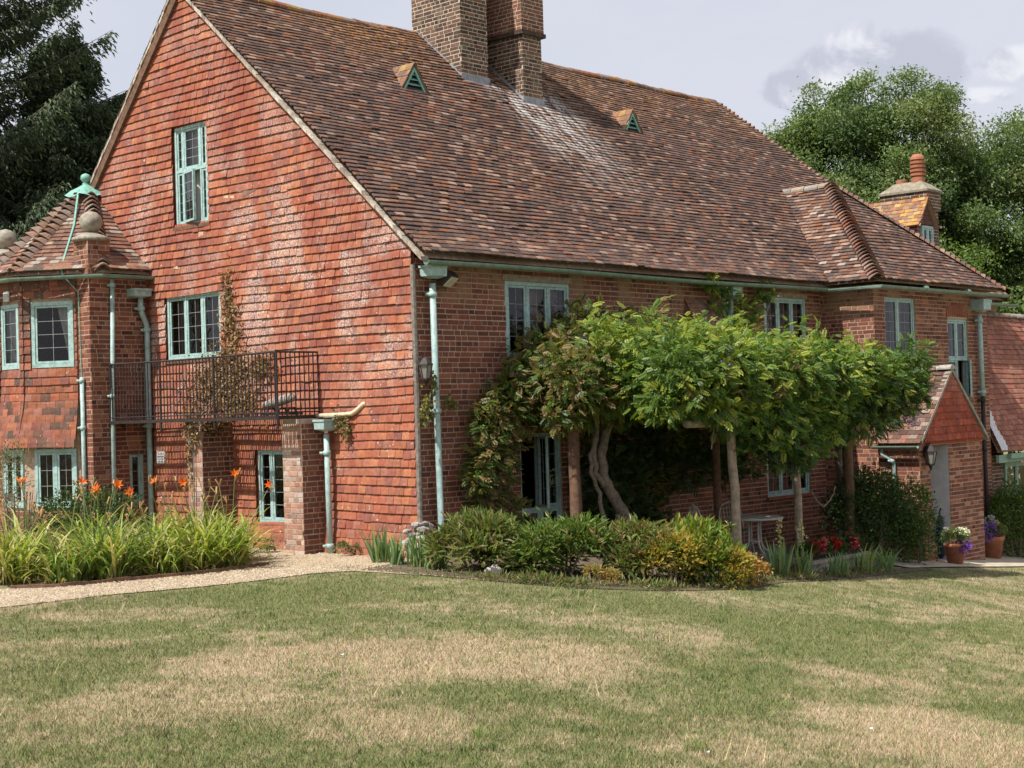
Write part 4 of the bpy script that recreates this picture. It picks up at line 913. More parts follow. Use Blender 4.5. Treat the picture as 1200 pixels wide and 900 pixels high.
for sd in (-1, 1):
    xe = PX0 - .14 if sd < 0 else PX1 + .14; e = Vector((xe, BY, 1.16)); vv = Vector((pa, BY, pz)) - e; L = vv.length
    if sd < 0: mb.xf = basis((xe, PY - .1, 1.16), (0, 1, 0), vv, -Vector((0, 1, 0)).cross(vv))
    else: mb.xf = basis((xe, PY - .1, 1.16), (0, 1, 0), vv, Vector((0, 1, 0)).cross(vv))
    tiles(mb, 0, .92, 0, L, .105, .16, ROOFC[:5] + [(.33, .24, .19), (.30, .14, .1)], lift=.018, thick=.013, odd=.1, wave=.004); backing(mb, 0, .9, .02, L, .4, (), None, -.01, 1)
mb.xf = None; ridge_line(mb, (pa, PY - .12, pz + .02), (pa, BY, pz + .02), .10, .3, [(.34, .30, .26), (.28, .2, .16)])
mb.xf = basis((PX0, PY - .06, 0), (1, 0, 0), (0, 0, 1), (0, -1, 0)); W0 = PX1 - PX0
gcl = lambda v: (max(0, (v - 1.14) / (pz - 1.14) * (pa - PX0)), W0 - (v - 1.14) / (pz - 1.14) * (PX1 - pa))
pr = mb.build('porch_roof', RM, hp)
mb = MB(basis((PX0, PY - .05, 0), (1, 0, 0), (0, 0, 1), (0, -1, 0))); tiles(mb, 0, W0, 1.2, pz - .02, .125, .16, [(.31, .075, .048), (.28, .07, .045), (.34, .09, .055)], gcl, lift=.024, thick=.012, odd=.02); backing(mb, 0, W0, 1.14, pz, .2, (), gcl, -.006, 0, (.3, .07, .04)); mb.build('porch_gable', HM, hp)
mb = MB()
for sd in (-1, 1):
    xe = PX0 - .10 if sd < 0 else PX1 + .10
    for k in range(15):
        a, b = k / 15, (k + .97) / 15; xa, xb = xe + (pa - xe) * a, xe + (pa - xe) * b; za, zb = 1.17 + (pz - 1.17) * a, 1.17 + (pz - 1.17) * b
        mb.add([(xa, PY - .11, za - .03), (xa, PY - .11, za + .045), (xb, PY - .11, zb + .045), (xb, PY - .11, zb - .03), (xa, PY - .0, za - .03), (xa, PY - .0, za + .045), (xb, PY - .0, zb + .045), (xb, PY - .0, zb - .03)], [(0, 1, 2, 3), (1, 5, 6, 2), (0, 3, 7, 4), (4, 7, 6, 5)])
mb.build('verge', M_STONE, pr)
gutter([(PX0 - .2, PY - .08, 1.13), (PX0 - .2, BY + .02, 1.13)], .05)
pipe([(PX0 - .15, BY - .12, 1.10), (PX0 - .14, BY - .14, .98), (PX0 - .08, BY - .3, .88), (PX0 - .05, BY - .32, .8), (PX0 - .05, BY - .32, -.95)], .034, (.86, -.2))

# ------------------------------------------------------------------ dormer and end chimney beyond the bay roof
mb = MB(); dx, dy, dz0, dz1, dw = 17.12, 1.32, 5.93, 6.46, .37
brick_box(mb, dx - dw, dx + dw, dy, dy + 1.6, 4.2, dz0, 'xXy', BRK[3:] + [(.36, .12, .06)])
mb.xf = None; mb.add([(dx - dw, dy, dz0), (dx + dw, dy, dz0), (dx, dy, dz1)], [(0, 1, 2)], (.13, .06, .045), 0)
dm = mb.build('dormer', BM, hp)
DF = basis((dx, dy - .005, 0), (1, 0, 0), (0, 0, 1), (0, -1, 0))
mb = MB(); LC = [(.40, .21, .07), (.34, .17, .07), (.26, .13, .075), (.44, .27, .10), (.2, .12, .09), (.3, .2, .12)]
for sd in (-1, 1):
    e = Vector((dx + sd * (dw + .1), dy - .12, dz0 - .1)); vv = Vector((dx, dy - .12, dz1 + .03)) - e; L = vv.length
    mb.xf = basis(e, (0, 1, 0), vv, Vector((0, 1, 0)).cross(vv) * sd); tiles(mb, 0, 1.7, 0, L, .105, .165, LC, lift=.018, thick=.014, odd=.1); backing(mb, 0, 1.7, .01, L, .3, (), None, -.01, 1)
mb.xf = DF; tiles(mb, -dw, dw, 5.90, dz1 - .05, .11, .15, [(.12, .06, .045), (.2, .075, .05)], lambda v: (-dw * (dz1 - v) / (dz1 - 5.9) if v > 5.9 else -dw, dw * (dz1 - v) / (dz1 - 5.9) if v > 5.9 else dw), lift=.02)
mb.build('dormer_roof', RM, hp)
window(basis((dx, dy - .03, 0), (1, 0, 0), (0, 0, 1), (0, -1, 0)), -.24, .28, 5.40, 5.86, cols=(1, 1), lat=(2, 2), inset=0, sill=False, fr=.06)
mb = MB(); cx0, cx1, cy0, cy1 = 17.98, 18.55, 1.72, 2.80; brick_box(mb, cx0, cx1, cy0, cy1, -1.7, 6.5, 'xXyY', SOOT + [(.2, .075, .05)], .075)
brick_box(mb, cx0 - .05, cx1 + .05, cy0 - .05, cy1 + .05, 6.35, 6.78, 'xXyY', SOOT + [(.2, .075, .05)], .072)
mb.box(cx0 - .03, cx1 + .06, cy0 - .06, cy1 + .06, 5.95, 6.0, (.13, .10, .08), 1)
ec = mb.build('chimney_stack', CM, hp)
mb = MB(); a = [(cx0 - .09, cy0 - .09), (cx1 + .09, cy0 - .09), (cx1 + .09, cy1 + .09), (cx0 - .09, cy1 + .09)]; b = [(cx0 + .16, cy0 + .2), (cx1 - .16, cy0 + .2), (cx1 - .16, cy1 - .2), (cx0 + .16, cy1 - .2)]
mb.add([(x, y, 6.78) for x, y in a] + [(x, y, 6.83) for x, y in a] + [(x, y, 7.06) for x, y in b], [(0, 1, 5, 4), (1, 2, 6, 5), (2, 3, 7, 6), (3, 0, 4, 7), (4, 5, 9, 8), (5, 6, 10, 9), (6, 7, 11, 10), (7, 4, 8, 11), (8, 9, 10, 11), (3, 2, 1, 0)])
mb.build('chimney_cap', mat('lichened_cap', (.25, .22, .165), var=.3, vscale=9, rough=.95, bump=.4), ec)
mb = MB(); c = ((cx0 + cx1) / 2, cy0 + .33, 7.0); mb.lathe([(.155, 0), (.16, .16), (.13, .17), (.13, .20)] + [q for k in range(4) for q in ((.175, .20 + k * .095), (.18, .255 + k * .095), (.13, .26 + k * .095), (.13, .295 + k * .095))] + [(.17, .58), (.16, .64), (.10, .71), (.05, .72)], c, 18); mb.build('chimney_pot', M_TERRA, ec)
mb = MB(); mb.lathe([(.13, 0), (.14, .10), (.12, .11), (.11, .02)], ((cx0 + cx1) / 2, cy1 - .33, 7.04), 16); mb.build('chimney_pot', M_TERRA, ec)

# ------------------------------------------------------------------ low tiled wing at the right
wing = thing('side_wing', 'low side wing with a steep red tiled roof and green window', 'house')
mb = MB(); wy, wz, wt = -1.15, .80, 3.72; vv = Vector((0, .1 - wy, wt - wz)); L = vv.length
mb.xf = basis((14.98, wy - .1, wz), (1, 0, 0), vv, Vector((1, 0, 0)).cross(vv)); tiles(mb, .0, 11, 0, L, .118, .165, [(.30, .12, .08), (.34, .14, .09), (.26, .10, .07), (.36, .17, .12)], lift=.022, thick=.013, sag=lambda u, v: .015 + .012 * math.sin(u * 1.1), odd=.05); backing(mb, 0, 11, .02, L, .5, (), None, -.01, 1)
mb.xf = basis((26, 1.35, wz), (-1, 0, 0), (0, -1.25, wt - wz), (0, .9, .4)); backing(mb, 0, 8, 0, 3.1, 3.2, (), None, 0, 0, (.25, .1, .07))
mb.xf = None; ridge_line(mb, (15, .03, wt + .02), (26, .03, wt + .02), .12, .3, [(.36, .31, .26), (.28, .2, .16)])
mb.build('roof', RM, wing)
mb = MB(); wh = (.62, 1.75, -.15, .58); mb.xf = basis((15.0, wy + .12, 0), (1, 0, 0), (0, 0, 1), (0, -1, 0)); bricks(mb, 0, 11, -1.9, .74, holes=[wh], pal=SOOT); reveals(mb, [wh], .15)
mb.xf = basis((26, wy + .12, 0), (0, 1, 0), (0, 0, 1), (1, 0, 0)); backing(mb, 0, 2.4, -1.9, .8, 3); mb.build('wall', BM, wing)
M_GREEN = mat('sage_green_paint', (.24, .37, .27), var=.15, rough=.5, extra=ex_paint)
mb = MB(); mb.box(14.98, 26, wy - .10, wy - .04, .60, .76); mb.box(15.35, 26, wy - .20, wy - .10, .68, .775); mb.build('fascia', M_GREEN, wing)
window(basis((15.0, wy + .10, 0), (1, 0, 0), (0, 0, 1), (0, -1, 0)), *wh, cols=(1, 1), lat=(2, 2), inset=.0, sill=False, parent=wing, pm=M_GREEN, lead=False, fr=.06)
mb = MB()
for k in range(9):
    z = .86 + k * .10; f = (z - wz) / (wt - wz); y = wy - .1 + (.1 - wy + .1) * f - .05; mb.add([(14.97, y - .05, z), (15.22 + .04 * math.sin(k), y - .06, z), (15.26 + .04 * math.sin(k + 1), y - .02, z + .102), (14.97, y - .01, z + .102)], [(0, 1, 2, 3)])
mb.tube([(15.10, -.82, 1.74), (15.2, -.82, 1.84), (15.32, -.80, 1.86), (15.36, -.80, 1.78), (15.24, -.84, 1.70)], .028, 7)
mb.build('lead_flashing', M_LEADW, wing)

# ------------------------------------------------------------------ things fixed to or standing on the house
def lantern(loc, nrm, label, s=1.0):
    t = thing('wall_lantern', label, 'lantern', loc, 'black wall lanterns'); n = Vector(nrm)
    mb = MB(); mb.tube([n * -.12 * s, n * -.10 * s], [.05 * s, .05 * s], 10); mb.tube([n * -.11 * s + Vector((0, 0, 0)), n * -.06 * s + Vector((0, 0, .10 * s)), n * 0 + Vector((0, 0, .12 * s)), Vector((0, 0, .08 * s))], .013 * s, 6); mb.build('bracket', M_IRON, t)
    mb = MB(); mb.lathe([(.13 * s, -.04 * s), (.125 * s, -.02 * s), (.05 * s, .07 * s), (.02 * s, .09 * s)], n=6); mb.lathe([(.065 * s, -.28 * s), (.07 * s, -.25 * s), (.03 * s, -.30 * s), (.015 * s, -.36 * s), (0, -.37 * s)], n=6)
    for k in range(6): a = 2 * PI * k / 6; mb.tube([(.115 * s * math.cos(a), .115 * s * math.sin(a), -.04 * s), (.068 * s * math.cos(a), .068 * s * math.sin(a), -.26 * s)], .007 * s, 5)
    mb.build('lantern_frame', M_IRON, t); mb = MB(); mb.lathe([(.062 * s, -.255 * s), (.108 * s, -.04 * s)], n=6); mb.build('lantern_glass', mat('old_glass', (.25, .24, .22), var=.1, rough=.25), t)
lantern((-.02, -.20, 2.66), (0, -1, 0), 'black lantern on the house corner beside the tall downpipe', .85)
lantern((10.60, -2.02, 1.05), (0, -1, 0), 'black lantern beside the porch doorway', 1.0)
t = thing('flood_light', 'grey floodlight under the eaves beside the corner hopper', 'floodlight', (.52, -.16, 3.80))
mb = MB(); Mx = Matrix.Translation((.52, -.16, 3.80)) @ Matrix.Rotation(rad(25), 4, 'Z') @ Matrix.Rotation(rad(38), 4, 'X'); mb.xf = Mx
mb.xf = Matrix.Rotation(rad(25), 4, 'Z') @ Matrix.Rotation(rad(48), 4, 'X'); mb.box(-.15, .15, -.03, .09, -.10, .10); mb.build('lamp_body', M_IRON, t)
m2 = MB(mb.xf); m2.box(-.135, .135, -.04, -.03, -.088, .088); m2.build('lamp_glass', mat('lamp_glass', (.62, .58, .48), var=.15, rough=.15, spec=.6), t)
m3 = MB(); m3.tube([(0, .15, .02), (0, .03, .02)], .02, 6); m3.build('bracket', M_IRON, t)
t = thing('alarm_box', 'small white box on the brick wall above the ground floor window', 'box', (9.95, -.045, .98)); mb = MB(); mb.box(-.07, .07, -.03, .04, -.09, .09); mb.box(-.055, .055, -.036, -.03, -.07, .07); mb.build('case', M_WHITE, t)
# the grey bundle lying at the end of the balcony
t = thing('canvas_bundle', 'pale grey rolled bundle lying on a low stand at the balcony end', 'bundle', (-.40, 2.42, 2.01))
mb = MB(); mb.tube([(0, .46, .13), (.0, .42, .15), (.0, .30, .17), (.0, .05, .21), (.0, -.18, .25), (0, -.25, .24)], [.03, .055, .068, .075, .07, .04], 12); mb.build('roll', mat('grey_canvas', (.33, .29, .25), var=.25, rough=.9, bump=.4), t, True)
mb = MB()
for y in (-.2, .02, .28): mb.tube([(-.1, y, 0), (-.05, y, .10 + .0), (.05, y, .10), (.1, y, 0)], .018, 6)
mb.box(-.12, -.08, -.3, .4, .0, .05); mb.box(.08, .12, -.3, .4, .0, .05); mb.build('stand', M_IRON, t)
t = thing('folded_umbrella', 'navy blue folded umbrella standing inside the porch doorway', 'umbrella', (11.40, -1.75, gz(11.4, -1.75) + .02))
mb = MB(); mb.tube([(0, 0, .02), (0, 0, .1), (0, .0, .35), (0, 0, .66), (0, 0, .80)], [.025, .085, .10, .07, .03], 10); mb.build('canopy', M_NAVY, t, True); mb = MB(); mb.tube([(0, 0, .78), (0, 0, .88), (.03, 0, .93), (.06, 0, .90)], .014, 6); mb.build('handle', M_NAVY, t)
# ------------------------------------------------------------------ plants
def unit(a): return a / np.maximum(np.linalg.norm(a, axis=-1, keepdims=True), 1e-9)
def rdir(n, up=0.0, rng=RNG):
    v = rng.standard_normal((n, 3)); v[:, 2] += up; return unit(v)
def leaves(P, D, Nv, L, Wd, C, fold=.25, droop=.12):
    D = unit(D); Sd = unit(np.cross(D, Nv)); Nn = np.cross(Sd, D); L = np.broadcast_to(L, (len(P),))[:, None]; Wd = np.broadcast_to(Wd, (len(P),))[:, None]
    V = np.empty((len(P), 4, 3)); m = P + D * L * .45
    V[:, 0] = P; V[:, 1] = m + Sd * Wd * .5 + Nn * Wd * fold; V[:, 2] = m - Sd * Wd * .5 + Nn * Wd * fold; V[:, 3] = P + D * L - Nn * L * droop
    b = np.arange(len(P))[:, None, None] * 4; F = (b + np.array([(0, 1, 3), (0, 3, 2)])).reshape(-1, 3)
    return V.reshape(-1, 3), F, np.repeat(C, 2, 0)
def pinnate(P, D, Nv, L, C, pairs=5, wl=.19):
    """compound leaves: a row of paired leaflets along a drooping midrib"""
    D = unit(D); Sd = unit(np.cross(D, Nv)); Nn = np.cross(Sd, D); T = []
    for i in range(pairs + 1):
        t = .22 + .72 * i / pairs; z = -.28 * t * t; ll = .36 * (1 - .35 * abs(t - .45))
        for s in ((-1, 1) if i < pairs else (0,)):
            dx, dy = (.55, s * .83) if s else (1, 0); b = np.array([t if s else t - .04, 0, z]); d = np.array([dx, dy, -.22]); d /= np.linalg.norm(d); sd = np.array([-d[1], d[0], 0]); w = wl * .5
            m = b + d * ll * .45; T.append([b, m + sd * w + (0, 0, .03), m - sd * w + (0, 0, .03), b + d * ll - (0, 0, .05)])
    T = np.array(T).reshape(-1, 3); k = len(T) // 4; L = np.broadcast_to(L, (len(P),))[:, None, None]
    V = P[:, None] + L * (T[None, :, 0:1] * D[:, None] + T[None, :, 1:2] * Sd[:, None] + T[None, :, 2:3] * Nn[:, None])
    b = np.arange(len(P) * k)[:, None, None] * 4; F = (b + np.array([(0, 1, 3), (0, 3, 2)])).reshape(-1, 3)
    return V.reshape(-1, 3), F, np.repeat(C * RNG.uniform(.92, 1.08, (len(P), 1)), 2 * k, 0)
def pick(pal, n, v=.22):
    pal = np.array(pal); return pal[RNG.integers(0, len(pal), n)] * RNG.uniform(1 - v, 1 + v, (n, 1))
def join(parts):
    V = []; F = []; C = []; o = 0
    for v, f, c in parts: V.append(v); F.append(f + o); C.append(c); o += len(v)
    return np.concatenate(V), np.concatenate(F), np.concatenate(C)
def shell(c, r, n, inner=.55, low=-1.0):
    """points through the outer part of an ellipsoid, with outward directions"""
    d = rdir(n); d = np.where(d[:, 2:3] < low, d * (1, 1, -1), d); k = RNG.uniform(inner ** 3, 1, (n, 1)) ** (1 / 3) * (1 + .10 * RNG.standard_normal((n, 1)))
    return np.array(c) + d * np.array(r) * k, d
def foliage(name, data, parent, m=None): V, F, C = data; return np_mesh(name, V, F, m or M_LEAF, C, None, parent)
def rel(parts, o):
    V, F, C = parts; return V - np.array(o), F, C

# wisteria over the pergola and the front wall
wist = thing('wisteria_vine', 'large wisteria spilling over the pergola and up the front wall', 'climbing plant', (3.2, -1.0, gz(3.2, -1)))
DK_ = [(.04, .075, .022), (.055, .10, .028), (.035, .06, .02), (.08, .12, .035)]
def build_wisteria():
    parts = []; BR = [(.25, .32, .045), (.19, .275, .04), (.30, .34, .055), (.15, .235, .04), (.36, .38, .07)]; MID = [(.11, .19, .036), (.09, .165, .033), (.145, .22, .042), (.07, .13, .03)]; TAN = [(.22, .16, .06), (.27, .19, .085), (.17, .15, .045), (.10, .12, .03), (.07, .10, .025), (.20, .19, .05)]
    cl = []
    def top(x): return np.interp(x, [1.5, 2.4, 3.2, 4.5, 6.0, 7.2, 8.0, 8.5], [3.0, 3.2, 3.1, 3.0, 3.0, 2.9, 2.7, 2.45])
    def low(x): return np.interp(x, [1.9, 2.7, 3.3, 4.1, 5.3, 6.2, 6.8, 7.5, 8.5], [1.95, 1.85, 1.72, 1.25, 1.18, 1.45, 1.60, 1.72, 1.95])
    for x in np.arange(2.2, 8.45, .40):
        for y in (-.3, -.8, -1.35, -1.9, -2.4, -2.75):
            if x < 2.6 and y < -1.6: continue
            h = RNG.uniform(-.16, .12); r = RNG.uniform(.36, .54); t = top(x) - (.12 if y < -2.2 else 0) - (.05 if y > -.5 else 0)
            cl.append((x + RNG.uniform(-.15, .15), y + RNG.uniform(-.12, .12), t - r * .8 + h, r * 1.15, r, r * .85, 100, 'top' if x > 3.4 or y < -1 else 'left'))
    for x in np.arange(2.1, 8.5, .33):     # the front fringe hanging down
        for zz in np.arange(low(x) + .15, 2.65, .27): cl.append((x + RNG.uniform(-.15, .15), -2.85 + RNG.uniform(-.16, .22), zz + RNG.uniform(-.1, .1), .34, .30, .30, 84, 'front'))
    for x in np.arange(1.7, 4.2, .33):     # the mass over the old stem, behind
        for zz in (2.0, 2.3, 2.6): cl.append((x + RNG.uniform(-.1, .1), -1.05 + RNG.uniform(-.3, .2), zz + RNG.uniform(-.08, .08), .34, .32, .26, 84, 'left' if x < 3.0 else 'front'))
    for x in np.arange(1.6, 3.3, .36):
        for y in (-1.5, -2.0, -2.4):
            if y < -1.8 and x < 2.3: continue
            for zz in (2.15, 2.5): cl.append((x, y + RNG.uniform(-.1, .1), zz + RNG.uniform(-.08, .08), .32, .32, .24, 80, 'left' if x < 2.2 else 'front'))
    for x in np.arange(3.3, 7.9, .42):      # dark leaves added against the wall to deepen the shade there
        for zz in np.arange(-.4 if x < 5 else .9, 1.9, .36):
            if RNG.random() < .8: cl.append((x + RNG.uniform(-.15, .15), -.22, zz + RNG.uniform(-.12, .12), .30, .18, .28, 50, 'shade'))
    for zz in (2.0, 2.3, 2.6):
        for y in (-.7, -1.4, -2.1): cl.append((8.35, y, zz, .32, .36, .30, 60, 'front'))
    for (x, z, r) in ((1.7, 2.35, .40), (2.0, 2.62, .42), (1.4, 2.1, .36), (2.3, 2.2, .34), (1.15, 1.75, .3), (2.0, 2.2, .40), (2.5, 2.4, .45), (1.6, 2.15, .38), (1.35, 1.95, .36), (1.05, 1.9, .30), (1.2, 1.55, .36), (1.55, 1.75, .34), (.95, 1.35, .26), (1.25, 1.15, .30), (.85, 1.05, .22), (1.0, .75, .24), (1.45, .55, .26), (1.0, .45, .22), (1.9, 2.45, .34), (2.9, 2.75, .42), (2.55, 2.85, .35), (3.2, 3.0, .4), (3.0, 3.3, .3), (3.4, 3.25, .32), (2.2, 1.95, .26), (3.05, 1.75, .3), (2.7, 2.05, .3), (1.75, 2.4, .3), (3.8, 3.15, .34), (4.2, 3.25, .25), (3.7, 1.85, .28), (3.3, 1.9, .3)):
        cl.append((x, -.22 - r * .35, z, r * 1.1, r * .7, r, 70 if z > 1 else 45, 'left'))
    for (x, z, r) in ((6.9, 3.75, .26), (7.25, 3.6, .30), (7.6, 3.5, .28), (8.0, 3.75, .22), (8.25, 3.95, .16), (7.4, 3.3, .3), (7.7, 3.2, .3), (6.6, 4.02, .12)): cl.append((x, -.22, z, r, r * .6, r, 34, 'wall'))
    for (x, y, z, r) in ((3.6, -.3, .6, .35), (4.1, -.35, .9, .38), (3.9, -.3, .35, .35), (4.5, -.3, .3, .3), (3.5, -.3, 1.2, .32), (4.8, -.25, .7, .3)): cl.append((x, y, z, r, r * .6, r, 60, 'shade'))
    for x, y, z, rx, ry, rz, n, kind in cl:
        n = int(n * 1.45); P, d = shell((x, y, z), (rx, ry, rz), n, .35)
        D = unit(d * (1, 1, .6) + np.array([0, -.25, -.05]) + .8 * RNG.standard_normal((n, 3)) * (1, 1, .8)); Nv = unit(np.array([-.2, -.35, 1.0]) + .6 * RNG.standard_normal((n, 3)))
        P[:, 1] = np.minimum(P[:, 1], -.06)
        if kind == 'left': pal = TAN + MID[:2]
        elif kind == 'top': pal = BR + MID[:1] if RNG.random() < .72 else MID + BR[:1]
        elif kind == 'shade': pal = DK_  # shade under the canopy put into the leaf colour
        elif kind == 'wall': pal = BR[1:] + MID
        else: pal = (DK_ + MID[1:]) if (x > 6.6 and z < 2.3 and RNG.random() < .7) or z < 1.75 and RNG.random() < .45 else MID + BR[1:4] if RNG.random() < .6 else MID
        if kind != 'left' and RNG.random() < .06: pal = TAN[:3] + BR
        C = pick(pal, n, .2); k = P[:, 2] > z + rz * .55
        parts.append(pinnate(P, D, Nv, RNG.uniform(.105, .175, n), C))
    for k in range(150):     # trailing shoots
        x = RNG.uniform(1.8, 8.4); f = RNG.random() < .55; b_ = np.array([x, -3.0 if f else RNG.uniform(-2.6, -.6), RNG.uniform(low(x) + .2, 2.6) if f else top(x) - .1]); tp = b_ + (np.array([RNG.uniform(-.25, .25), RNG.uniform(-.3, -.05), RNG.uniform(-.45, -.1)]) if f else np.array([RNG.uniform(-.3, .3), RNG.uniform(-.3, .1), RNG.uniform(.15, .42)]))
        n = 9; u = np.linspace(.2, 1, n)[:, None]; P = b_ + (tp - b_) * u; D = unit(rdir(n) * (1, 1, .5) + unit((tp - b_)[None]) * .6); parts.append(pinnate(P, D, unit(np.array([-.2, -.3, 1.0]) + .4 * RNG.standard_normal((n, 3))), RNG.uniform(.10, .17, n), pick(BR + MID[:2] if RNG.random() < .8 else TAN, n, .2)))
    foliage('foliage', rel(join(parts), wist.location), wist)
    # twisting old stems
    o = Vector(wist.location)
    def stem(pts, r): 
        q = []
        for i in range(len(pts) - 1):
            for s in range(4):
                t = s / 4; a, b = Vector(pts[i]), Vector(pts[i + 1]); q.append(a.lerp(b, t) + Vector((random.uniform(-.015, .015), random.uniform(-.015, .015), 0)) - o)
        q.append(Vector(pts[-1]) - o); n = len(q); mb = MB(); mb.tube(q, [(r[0] + (r[1] - r[0]) * i / (n - 1)) * random.uniform(.9, 1.1) for i in range(n)], 9); mb.build('stem', M_BARK, wist, True)
    stem([(3.55, -1.0, -.45), (3.35, -1.0, -.05), (3.25, -1.0, .30), (2.95, -1.0, .62), (2.72, -1.0, .95), (2.66, -1.0, 1.3), (2.80, -1.0, 1.62), (3.1, -1.05, 2.2)], (.095, .06))
    stem([(2.7, -1.02, .85), (2.52, -1.0, 1.05), (2.50, -1.0, 1.35), (2.58, -1.0, 1.7), (2.4, -.9, 2.3)], (.055, .035))
    stem([(2.85, -1.0, -.25), (2.68, -1.0, .3), (2.6, -1.0, .75), (2.42, -1.0, 1.05), (2.42, -1.0, 1.3), (2.55, -1.0, 1.5)], (.03, .03))
    stem([(3.5, -1.05, .12), (3.2, -1.08, .12), (3.02, -1.08, .28), (2.9, -1.08, .42)], (.02, .04))
    stem([(1.25, -.12, -.2), (1.18, -.12, .5), (1.3, -.14, .95), (1.6, -.16, 1.3), (1.95, -.18, 1.65), (2.4, -.2, 2.0)], (.04, .03))
    stem([(1.65, -.12, -.2), (1.7, -.12, .5), (1.62, -.14, .9), (1.75, -.14, 1.4), (1.4, -.18, 1.8)], (.03, .02))
    stem([(9.25, -1.0, -.95), (9.3, -1.0, .2), (9.2, -1.0, 1.2), (9.0, -1.1, 2.2)], (.11, .09))
    stem([(9.2, -1.05, -.95), (9.1, -1.0, .1), (9.3, -1.05, .7), (9.15, -1.0, 1.6)], (.05, .05))
    for k in range(9):
        x = random.uniform(2.5, 8); stem([(x, -2.6, 2.2), (x + .2, -2.75, 1.9), (x + random.uniform(-.3, .3), -2.9, random.uniform(1.3, 1.7))], (.012, .006))
    stem([(5.98, -2.42, .62), (6.1, -2.44, .42), (6.3, -2.42, .33), (6.55, -2.4, .42), (6.75, -2.38, .62)], (.012, .012))
    P = np.array([(8.1, -2.95, 1.72), (8.2, -2.95, 1.62), (8.0, -2.95, 1.85), (8.3, -2.9, 1.75), (2.5, -.9, 2.9), (2.9, -3.1, 2.6)]); parts = []
    for p in P:
        n = 26; q = p + RNG.standard_normal((n, 3)) * (.05, .04, .09); parts.append(leaves(q, rdir(n, -.4), rdir(n), .05, .04, pick([(.30, .22, .52), (.38, .3, .6)], n)))
    foliage('blossom', rel(join(parts), wist.location), wist, M_PETAL)
build_wisteria()
perg = thing('pergola', 'rough round timber pergola holding up the wisteria canopy', 'pergola', (5.5, -2.3, gz(5.5, -2.3)))
def log(pts, r, parent, name, m=M_WOOD):
    o = Vector(parent.location); mb = MB(); q = []
    for i in range(len(pts) - 1):
        for s in range(4): q.append(Vector(pts[i]).lerp(Vector(pts[i + 1]), s / 4) - o + Vector((random.uniform(-.008, .008), random.uniform(-.008, .008), 0)))
    q.append(Vector(pts[-1]) - o); mb.tube(q, [r * random.uniform(.94, 1.06) for _ in q], 10); return mb.build(name, m, parent, True)
log([(3.56, -2.70, -.5), (3.55, -2.70, .5), (3.52, -2.66, 1.75)], .064, perg, 'post'); log([(5.80, -2.30, -.75), (5.78, -2.3, .5), (5.76, -2.3, 1.75)], .062, perg, 'post')
log([(8.3, -1.7, -1.0), (8.3, -1.7, 1.85)], .085, perg, 'post', M_DWOOD); log([(5.5, -1.0, -.75), (5.5, -1.0, 1.9)], .06, perg, 'post', M_DWOOD); log([(2.07, -1.0, -.35), (2.07, -1.0, .9), (2.05, -1.0, 2.05)], .085, perg, 'post', M_DWOOD)
log([(2.4, -2.72, 1.72), (4.6, -2.55, 1.72), (6.2, -2.3, 1.78), (8.2, -1.95, 1.95)], .055, perg, 'beam'); log([(2.0, -1.0, 1.98), (8.3, -1.0, 2.0)], .055, perg, 'beam')
for x in (2.9, 3.8, 4.8, 5.8, 6.9, 8.0): log([(x, -2.6, 1.9), (x, -.06, 2.08)], .04, perg, 'rafter')

def shrub(name, label, cat, c, r, n, L, wr, pal, group=None, up=.35, m=None, style='lance', lows=-.5, stems=8, inner=.45):
    z0 = gz(c[0], c[1]); t = thing(name, label, cat, (c[0], c[1], z0), group); nl = max(3, int(n / 260)); parts = []
    for k in range(nl):
        d = rdir(1, .5)[0]; cc = np.array([d[0] * r[0] * .55, d[1] * r[1] * .55, r[2] * (.44 + .42 * d[2])]); rr = np.array(r) * RNG.uniform(.38, .60); rr[2] *= .85
        k_ = n // nl; P, dd = shell(cc, rr, k_, inner, lows); P[:, 2] = np.maximum(P[:, 2], .02); D = unit(dd + (0, 0, up) + .55 * RNG.standard_normal((k_, 3))); Nv = unit(np.array([-.2, -.1, 1]) + .5 * RNG.standard_normal((k_, 3)))
        sub = pal if RNG.random() < .7 else [pal[RNG.integers(0, len(pal))]] * 2 + list(pal)
        ll = RNG.uniform(L * .7, L * 1.25, k_); parts.append(leaves(P, D, Nv, ll, ll * wr, pick(sub, k_)))
    if style == 'lance' and L > .1:
        for k in range(int(14 * r[0] * 2)):
            a = RNG.uniform(0, 6.28); q = RNG.uniform(.2, .95); b_ = np.array([r[0] * q * math.cos(a), r[1] * q * math.sin(a), r[2] * .7]); tp = b_ + np.array([.14 * math.cos(a), .14 * math.sin(a), r[2] * RNG.uniform(.35, .75) * (1.2 - q * .6)]); n_ = 16; u = RNG.random((n_, 1)); P = b_ + (tp - b_) * u
            D = unit(rdir(n_) * (1, 1, .4) + (0, 0, .6)); ll = RNG.uniform(L * .5, L, n_); parts.append(leaves(P, D, rdir(n_, 1), ll, ll * wr, pick(pal + [(.26, .18, .08)], n_)))
    foliage('foliage', join(parts), t, m); mb = MB()
    for k in range(stems): a = random.uniform(0, 6.28); q = random.uniform(.2, .6); mb.tube([(0.1 * math.cos(a), .1 * math.sin(a), -.03), (r[0] * q * math.cos(a), r[1] * q * math.sin(a), r[2] * .7)], [.012, .006], 5)
    mb.build('stem', M_BARK, t); return t
GP = [(.11, .175, .038), (.14, .205, .045), (.175, .235, .055), (.08, .135, .03), (.22, .24, .07), (.20, .15, .065), (.24, .2, .09)]
YG = [(.16, .23, .035), (.21, .25, .04), (.30, .26, .045), (.12, .19, .03), (.38, .30, .06)]
GO = [(.45, .30, .045), (.38, .26, .05), (.5, .36, .07), (.30, .26, .05), (.32, .19, .06)]
DK = [(.035, .07, .02), (.045, .085, .025), (.06, .10, .03), (.028, .055, .018)]
